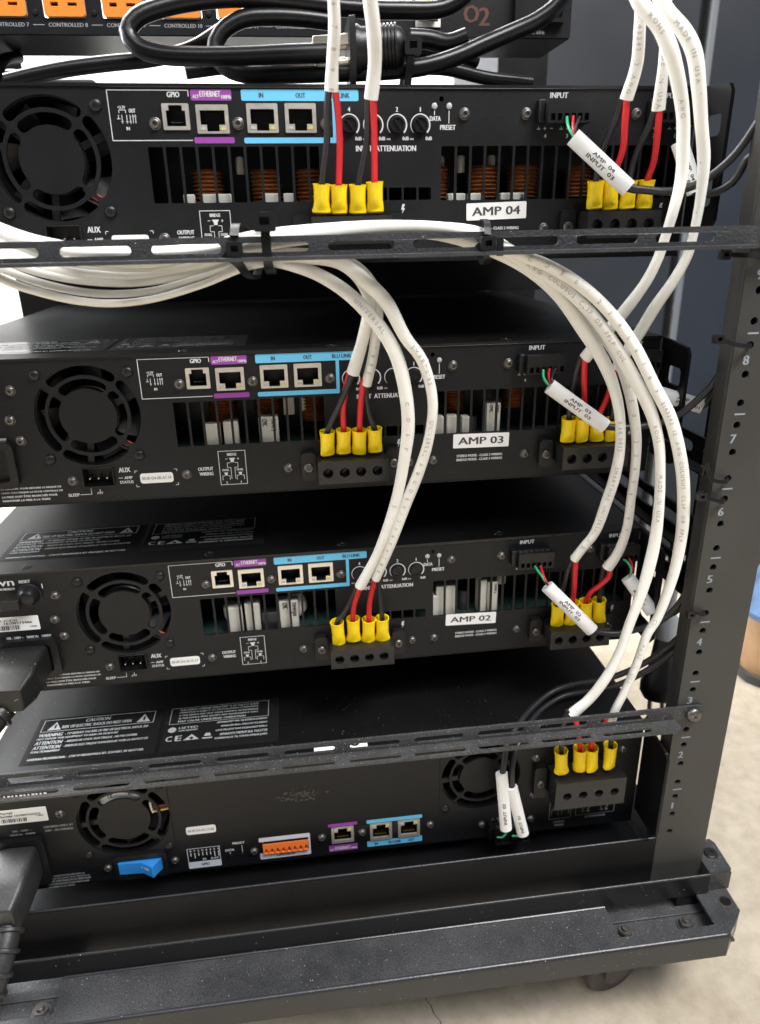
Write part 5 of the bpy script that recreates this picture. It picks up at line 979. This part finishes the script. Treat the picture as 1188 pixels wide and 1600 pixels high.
for dy, dz, hy, hz, L_ in ((-6, 4.5, .75, 2.8, 20), (6, 4.5, .75, 2.8, 20)):
    part('prong', G().obox(f0+Vector((0, dy, dz))+ax*(L_/2), ax*(L_/2), (0, hy, 0), (0, 0, hz)), 'brass', t, bevel=.4)
part('ground_pin', G().lathe([(2.4, 0), (2.4, 16), (2.1, 18), (1.2, 19.4)], tuple(f0+Vector((0, -1, -5.5))), axis=tuple(ax), n=16), 'brass', t)
# a second plug seen end-on below it
g = G(); g.box(12, 34, 44, 62, 484.5, 498); 
# ------------------------------------------------------------------ cable ties
def tie(name_label, head, pts, r=1.4, hs=(4, 3, 3.2), grp='black zip ties', m='plastic_black', wd=3.2):
    t = thing('zip_tie', tuple(head), name_label, 'zip tie', grp)
    g = G(); P, R = spline(pts, 1, 1.5); vs = []; n = len(P)
    side = Vector(tie.side)
    for i in range(n):
        d = (P[min(i+1, n-1)]-P[max(i-1, 0)]).normalized(); s = (side-d*side.dot(d)).normalized(); nn = d.cross(s)
        for a, b in ((-1, -.5), (1, -.5), (1, .5), (-1, .5)): vs.append(P[i]+s*(wd/2*a)+nn*(1.2*b))
    fs = []
    for i in range(n-1):
        for k in range(4): q = (k+1) % 4; fs.append((i*4+k, i*4+q, i*4+4+q, i*4+4+k))
    fs += [(3, 2, 1, 0), tuple(range(4*n-4, 4*n))]
    g.add(vs, fs); part('strap', g, m, t)
    h = Vector(head); g = G(); a, b, c = hs
    g.plate(rrect(h.x-a, h.x+a, h.z-c, h.z+c, 1.0, 3), [rect(h.x-a*.45, h.x+a*.45, h.z-c*.3, h.z+c*.5)], b*1.6, MXZ(h.y-b)); g.box(h.x-a*.8, h.x+a*.8, h.y+b*.2, h.y+b*.6, h.z-c*.7, h.z+c*.7)
    part('tie_head', g, m, t, bevel=.5); return t
tie.side = (1, 0, 0)
tie('upright zip tie head standing above the upper lacing bar', (-22.5, -75, 416), [(-22.5, -72, 413), (-22.5, -72.5, 408), (-22.3, -71, 398), (-21.5, -62, 393.5), (-21, -50, 394), (-21, -44, 404), (-21.5, -48, 416), (-22, -60, 420), (-22.5, -70, 418)], hs=(5, 3, 4.2), wd=4.4)
tie('zip tie on the left slot of the upper lacing bar', (-37, -73.5, 404.5), [(-42, -72, 403), (-36, -71, 398), (-33, -64, 393), (-29, -54, 391), (-28, -46, 398), (-32, -48, 412), (-36, -62, 415), (-37, -70.5, 410)], hs=(3.6, 3, 3.4), wd=4)
tie('zip tie on the lacing bar under the AMP 04 tag', (82.3, -73.5, 404.3), [(78, -72, 404.5), (83, -71, 398), (85, -62, 395), (86, -50, 396), (86, -45, 405), (85, -52, 414), (84, -66, 413), (83, -71, 408)], hs=(3.6, 3, 3.2), wd=3)
part('tail', G().box(88, 91, -71.5, -70, 398.5, 407), 'plastic_black', [o for o in COL.objects if o.name.startswith('zip_tie')][-1])
tie.side = (.35, 0, .2)
tie('zip tie with big square head around the thick power cord', (62.5, 22, 494+10), [(62, 24, 500), (61, 26, 492), (60, 27, 482.5+3), (60, 40, 484), (62, 52, 492), (63, 46, 504), (62.8, 30, 507)], hs=(4.6, 3.4, 4.2), wd=4.2)
tie.side = (0, .2, 1)
for lab, h, p in (('rail tie just under the end of the upper lacing bar', (209, -66, 396), [(211, -66, 396), (225, -69, 395), (234, -70, 393.5), (242, -68.5, 392.5)]),
                  ('rail tie gripping the black cables at unit number 8', (212.5, -66, 353.4), [(214, -66, 353), (222, -69, 350.5), (229, -69.5, 349.5), (232.5, -64, 349.3)]),
                  ('rail tie at the hole above the line over unit number 6', (217.5, -64, 279), [(217.5, -66, 284), (218.5, -68, 276), (223, -69, 273.4), (229, -69, 273), (232.5, -64, 273)]),
                  ('rail tie at the hole beside unit number 6', (216.4, -66, 263.7), [(217, -66, 264), (223, -68.5, 262), (229, -69, 260.4), (232, -64, 260.2)]),
                  ('lowest rail tie, where black cables turn down to the bottom amplifier', (222, -65, 184.8), [(222, -66, 186), (225, -68, 186.6), (229, -68.5, 185.4), (231.5, -64, 184.8)])):
    tie(lab, h, p, hs=(2.6, 2.4, 2.4), grp='zip ties on the rail', wd=2.2)
# ------------------------------------------------------------------ loose plug hanging beside the rail
t = thing('hanging_plug', (258, 20, 60), 'grey cable with black plug and three bare prongs hanging beside the rail', 'power plug')
part('cord', G().tube(CABLES['grey'], 5.2, 14, 4), 'cord_grey', t)
g = G(); ax = Vector((.02, -.1, -1)).normalized(); c0 = Vector((258.0, 18, 131))
g.lathe([((5.5, 5.5), -4), ((8, 7), 0), ((9.5, 8), 14), ((9, 8), 16)], tuple(c0), axis=tuple(ax), n=20, up=(1, 0, 0)); part('grip', g, 'cord_grey', t)
g = G(); g.lathe([((8.8, 8), 16), ((10, 9), 24), ((13.5, 11), 44), ((18.5, 14), 53), ((19, 14), 60), ((16, 12), 66)], tuple(c0), axis=tuple(ax), n=24, up=(1, 0, 0)); part('plug_body', g, 'plastic_black', t)
f0 = c0+ax*66
for dx, dy in ((-9, 3), (9, 3)): part('prong', G().obox(f0+Vector((dx, dy, 0))+ax*8, ax*9, (.8, 0, 0), (0, 3, 0)), 'steel', t, bevel=.3)
part('ground_pin', G().lathe([(2.3, 0), (2.3, 17), (1.2, 19)], tuple(f0+Vector((-2, -4, 0))), axis=tuple(ax), n=16), 'steel', t)
# ------------------------------------------------------------------ mains plugs at the left of amplifiers 2 and 1
def mains_plug(c, label, cord, m, blue=False):
    x, y, z, wd, h, d = c; t = thing('mains_plug', (x, y, z), label, 'power plug', 'mains plugs')
    g = G()
    rings = []
    for k, (yy, sx, sz) in enumerate(((0, 1, 1), (-d*.55, 1, 1), (-d*.72, .93, .93), (-d, .62, .72))):
        rings.append([(x+(p[0])*sx, y+yy, z+(p[1])*sz-(0 if k < 2 else (k-1)*h*.10)) for p in rrect(-wd/2, wd/2, -h/2, h/2, min(wd, h)*.16, 4)])
    n = len(rings[0]); vs = [p for r_ in rings for p in r_]; fs = []
    for k in range(len(rings)-1):
        for i in range(n): q = (i+1) % n; fs.append((k*n+i, k*n+q, (k+1)*n+q, (k+1)*n+i))
    fs += [tuple(range(n-1, -1, -1)), tuple(range((len(rings)-1)*n, len(rings)*n))]
    g.add(vs, fs); part('plug_body', g, m, t, bevel=.8)
    P, R = spline(cord, 1, 2)
    g = G(); g.tube([(*p, 7.4-2.2*i/6) for i, p in enumerate([tuple(P[min(int(len(P)*q), len(P)-1)]) for q in np.linspace(0, .55, 7)])], 6, 16, 3); part('strain_relief', g, m, t)
    nr = 7
    for k in range(nr):
        i = int(len(P)*(.04+.48*k/nr)); d_ = (P[i+1]-P[i]).normalized(); part('rib', G().lathe([(7.6-.3*k, -1.5), (9.0-.3*k, -1.0), (9.2-.3*k, 0), (9.0-.3*k, 1.0), (7.6-.3*k, 1.5)], tuple(P[i]), axis=tuple(d_), n=18), m, t)
    g = G(); g.tube([tuple(p) for p in P[int(len(P)*.5)::4]], 4.2, 14, 4); part('cord', g, 'cord_blue' if blue else 'cord_black', t)
    return t
mains_plug((-199, -4, 128.8+25.5, 31, 21, 40), 'large black mains plug in the inlet of AMP 02', [(-203, -38, 142), (-212, -52, 134), (-228, -68, 120), (-250, -80, 96), (-275, -88, 60), (-292, -80, 0)], 'plastic_dusty')
mains_plug((-214.5, -43, 23, 25, 27, 42), 'dusty black mains plug in the inlet of the bottom amplifier', [(-212, -78, 12), (-212.5, -90, 4), (-216, -103, -8), (-221, -114, -22), (-229, -124, -40), (-240, -134, -70), (-262, -140, -120)], 'rubber_dusty', True)
# breaker guard tab on AMP 02 belongs to that amplifier
g = G(); g.box(-204, -192, -11, -8, 66, 73); part('breaker_guard', g, 'plastic_black', amp[2], local=True, bevel=.6)
# ------------------------------------------------------------------ power distribution unit on top
PY = 130.0
pdu = thing('power_sequencer', (0, PY, 531), 'black power distribution unit with orange outlets above AMP 04', 'power unit')
g = G(); g.plate(rect(-234, 191, 531.4, 575), [rrect(-155+35.9*k-.8, -129+35.9*k, 540, 572, 1.5, 3) for k in range(-2, 5)], 2, MXZ(PY)); part('rear_panel', g, 'panel_black', pdu, bevel=.4)
g = G(); g.box(-234, 191, PY+2.1, PY+62, 531, 532.5); part('bottom_cover', g, 'cover_dusty', pdu)
g = G(); g.box(-234, 191, PY+2.1, PY+62, 573.5, 575); part('top_cover', g, 'cover_black', pdu)
g = G(); g.box(189.5, 191, PY+2.1, PY+62, 532.6, 573.4); part('side_cover', g, 'cover_black', pdu)
g = G(); M = MXZ(PY-.2)
for k in range(-2, 5):
    x0 = -154.6+35.9*k; cx = x0+12.3
    q = G(); q.plate(rrect(x0, x0+24.6, 540.6, 571.5, 2, 4), [rect(cx+2.4, cx+8, 546.4, 548.2), rect(cx-8, cx-3.4, 546.2, 548.4), circ(cx, 553, 2.5, 12)], 4, MXZ(PY-1.6)); q.box(x0, x0+24.6, PY+6, PY+7, 540.6, 571)
    o = part('outlet', q, 'outlet_orange', pdu, bevel=.5)
    q = G(); q.box(cx-10, cx+10, PY+3, PY+5, 545, 556); part('slot_back', q, 'dark_void', o)
    n = 8+k
    g.text('CONTROLLED %d' % n, x0+1, x0+25, 535.3, 537.5, M)
    g.line(x0+27.4, 536.4, x0+34.4, 536.4, .45, M)
part('printed_text', g, 'print_dim', pdu)
for k in range(-2, 4): part('panel_screw', G().lathe([(1.8, 0), (1.6, .8), (.6, 1)], (-154.6+35.9*k+30, PY, 543), axis=(0, -1, 0), n=12), 'plastic_black', pdu)
band_label(pdu, 'warning_sticker', 52, 54.6, 541 - 0, 556, 0, []) if False else None
for x0 in (46, 75.5):
    g = G(); g.plate(rrect(x0, x0+5, 541, 560, .8, 3), [], .3, MXZ(PY-.3)); part('sticker', g, 'label_white', pdu)
g = G(); g.text('For Future', 53.5, 73, 547.5, 550.4, M); g.text('Use ONLY', 55, 72, 543, 546, M); part('printed_text', g, 'print_white', pdu)
part('port_plate', G().plate(rect(82.8, 99.8, 536.8, 553), [rect(85, 98, 540, 551)], 1.2, MXZ(PY-1.1)), 'label_white', pdu)
g = G(); g.text('O', 116, 126, 539.6, 549.6, M); g.text('2', 126.5, 133.5, 538, 548.4, M); part('handwriting', g, 'rust_ink', pdu)
g = G(); g.text('120VAC 60Hz', 157.2, 172.6, 533.3, 535.6, M); part('printed_text', g, 'print_white', pdu)
g = G(); g.plate(rrect(150, 186, 539.5, 572, 2, 3), [rrect(153, 183, 542, 570, 2, 3)], 5, MXZ(PY-5)); g.box(153, 183, PY+1, PY+2.05, 541, 571); part('cord_inlet', g, 'plastic_black', pdu, bevel=.5)
t = thing('patch_cable', (92, 110, 545), 'yellow network patch cable plugged into the top unit', 'cable')
g = G(); g.box(86.4, 96.8, PY-16, PY-1.4, 540.6, 550.2); b = part('connector', g, 'patch_yellow', t, bevel=1.2)
part('cord', G().tube([(91.6, PY-15, 545.4), (94, PY-30, 549), (104, PY-42, 554), (122, PY-44, 562), (150, PY-44, 580)], 3.2, 14, 3), 'patch_yellow', t)
g = G(); g.tube([(91.6, PY-14, 545.4, 5.2), (92.6, PY-26, 547.5, 4.2)], 4.6, 14, 3); part('boot', g, 'patch_yellow', t)
# dark bundle of cords lying further back on AMP 04
for i, (pp, r_) in enumerate((([(-260, 210, 500), (-200, 200, 520), (-182, 190, 505), (-176, 196, 489), (-150, 210, 486), (-60, 240, 488), (20, 250, 489)], 4.5), ([(-120, 260, 489), (-70, 240, 497), (-20, 230, 500), (30, 240, 496), (80, 260, 489)], 5), ([(-232, 170, 489), (-205, 160, 506), (-196, 158, 520), (-190, 180, 528)], 4))):
    solo('mains_cable', G().tube(pp, r_, 14, 5), 'cord_black', ('black cord curling far left behind the power cords on AMP 04', 'black cord arching low behind the loop on AMP 04', 'black cord rising at the far left under the power unit')[i], 'cable', 'black cords further back')
g = G(); g.box(150, 185, 330, 470, 484, 531); 
solo('black_bracket', G().plate([(186, 484.2), (206, 484.2), (206, 529), (180, 529), (180, 524), (196, 512), (186, 508)], [], 3, MXZ(300)), 'frame_black', 'dark bracket standing behind AMP 04 under the power unit', 'bracket')
t = thing('black_device', (-250, 360, 482.8), 'small black device at the far left on top of AMP 04', 'device')
part('case', G().box(-330, -172, 330, 420, 482.9, 540), 'frame_black', t, bevel=3)
part('face_plate', G().plate(rrect(-322, -180, 488, 534, 3), [], 1.5, MXZ(328.4)), 'cover_black', t, bevel=.4)
# ------------------------------------------------------------------ neighbouring dark cabinet
cab = thing('neighbour_cabinet', (800, 900, FLOOR), 'tall dark blue-grey cabinet standing behind the rack at right', 'cabinet')
g = G(); g.box(345, 556, 640, 1200, FLOOR+.5, 1700); part('door', g, 'cabinet_dark', cab, bevel=2)
g = G(); g.box(556.2, 569, 655, 1200, FLOOR+.5, 1700); part('recess', g, 'dark_void', cab)
g = G(); g.box(569.2, 579, 636, 1200, FLOOR+.5, 1700); part('corner_post', g, 'cabinet_edge', cab, bevel=2)
g = G(); g.box(579.2, 1500, 642, 1200, FLOOR+.5, 1700); part('side_panel', g, 'cabinet_dark', cab, bevel=2)
# ------------------------------------------------------------------ person standing behind at right (lower leg only in view)
per = thing('person', (600, 285, FLOOR), 'person in blue jeans and tan leather boots standing behind the rail', 'person')
def leg(cx, cy):
    d = Vector((.94, .34, 0)).normalized(); n = Vector((-d.y, d.x, 0)); c = Vector((cx, cy, FLOOR))
    def ring(z, off, a, b, k=20, sq=2.4):
        o = []
        for i in range(k):
            t_ = 2*math.pi*i/k; ct, st = math.cos(t_), math.sin(t_); u = abs(ct)**(2/sq)*math.copysign(1, ct); v = abs(st)**(2/sq)*math.copysign(1, st)
            o.append(c+d*(off+a*u)+n*(b*v)+Vector((max(0, z-110)*.75, -max(0, z-110)*.15, z)))
        return o
    def loft(rs):
        vs = [p for r_ in rs for p in r_]; k = len(rs[0]); fs = []
        for j in range(len(rs)-1):
            for i in range(k): q = (i+1) % k; fs.append((j*k+i, j*k+q, (j+1)*k+q, (j+1)*k+i))
        fs += [tuple(range(k-1, -1, -1)), tuple(range((len(rs)-1)*k, len(rs)*k))]
        return G().add(vs, fs)
    b = part('boot', loft([ring(13, 62, 128, 47), ring(30, 62, 130, 49), ring(55, 50, 115, 47), ring(75, 25, 84, 45), ring(100, 4, 58, 44), ring(160, 0, 54, 46), ring(175, 0, 52, 45)]), 'leather', per)
    part('sole', loft([ring(.5, 62, 132, 49), ring(13.2, 62, 134, 51)]), 'sole', b)
    part('jeans', loft([ring(92, -2, 74, 64), ring(100, -2, 76, 66), ring(135, -2, 68, 60), ring(165, -2, 72, 62), ring(260, -4, 70, 62), ring(360, -8, 74, 68), ring(450, -4, 72, 68), ring(560, 0, 84, 78), ring(700, 0, 96, 88), ring(860, 0, 104, 96)]), 'denim', per)
leg(598, 300); leg(640, 500)
g = G(); g.lathe([((118, 150), 0), ((128, 175), 60), ((120, 165), 150), ((110, 160), 250), ((125, 190), 400), ((100, 170), 500), ((58, 70), 535)], (1230, 320, FLOOR+845), n=24, up=(1, .3, 0)); part('shirt', g, 'shirt_grey', per)
g = G(); g.lathe([((52, 54), 0), ((50, 50), 45), ((72, 64), 80), ((88, 74), 150), ((84, 72), 200), ((52, 46), 245), ((14, 14), 258)], (1230, 320, FLOOR+1372), n=24, up=(1, .3, 0)); part('head', g, 'skin', per)
bpy.context.view_layer.update()
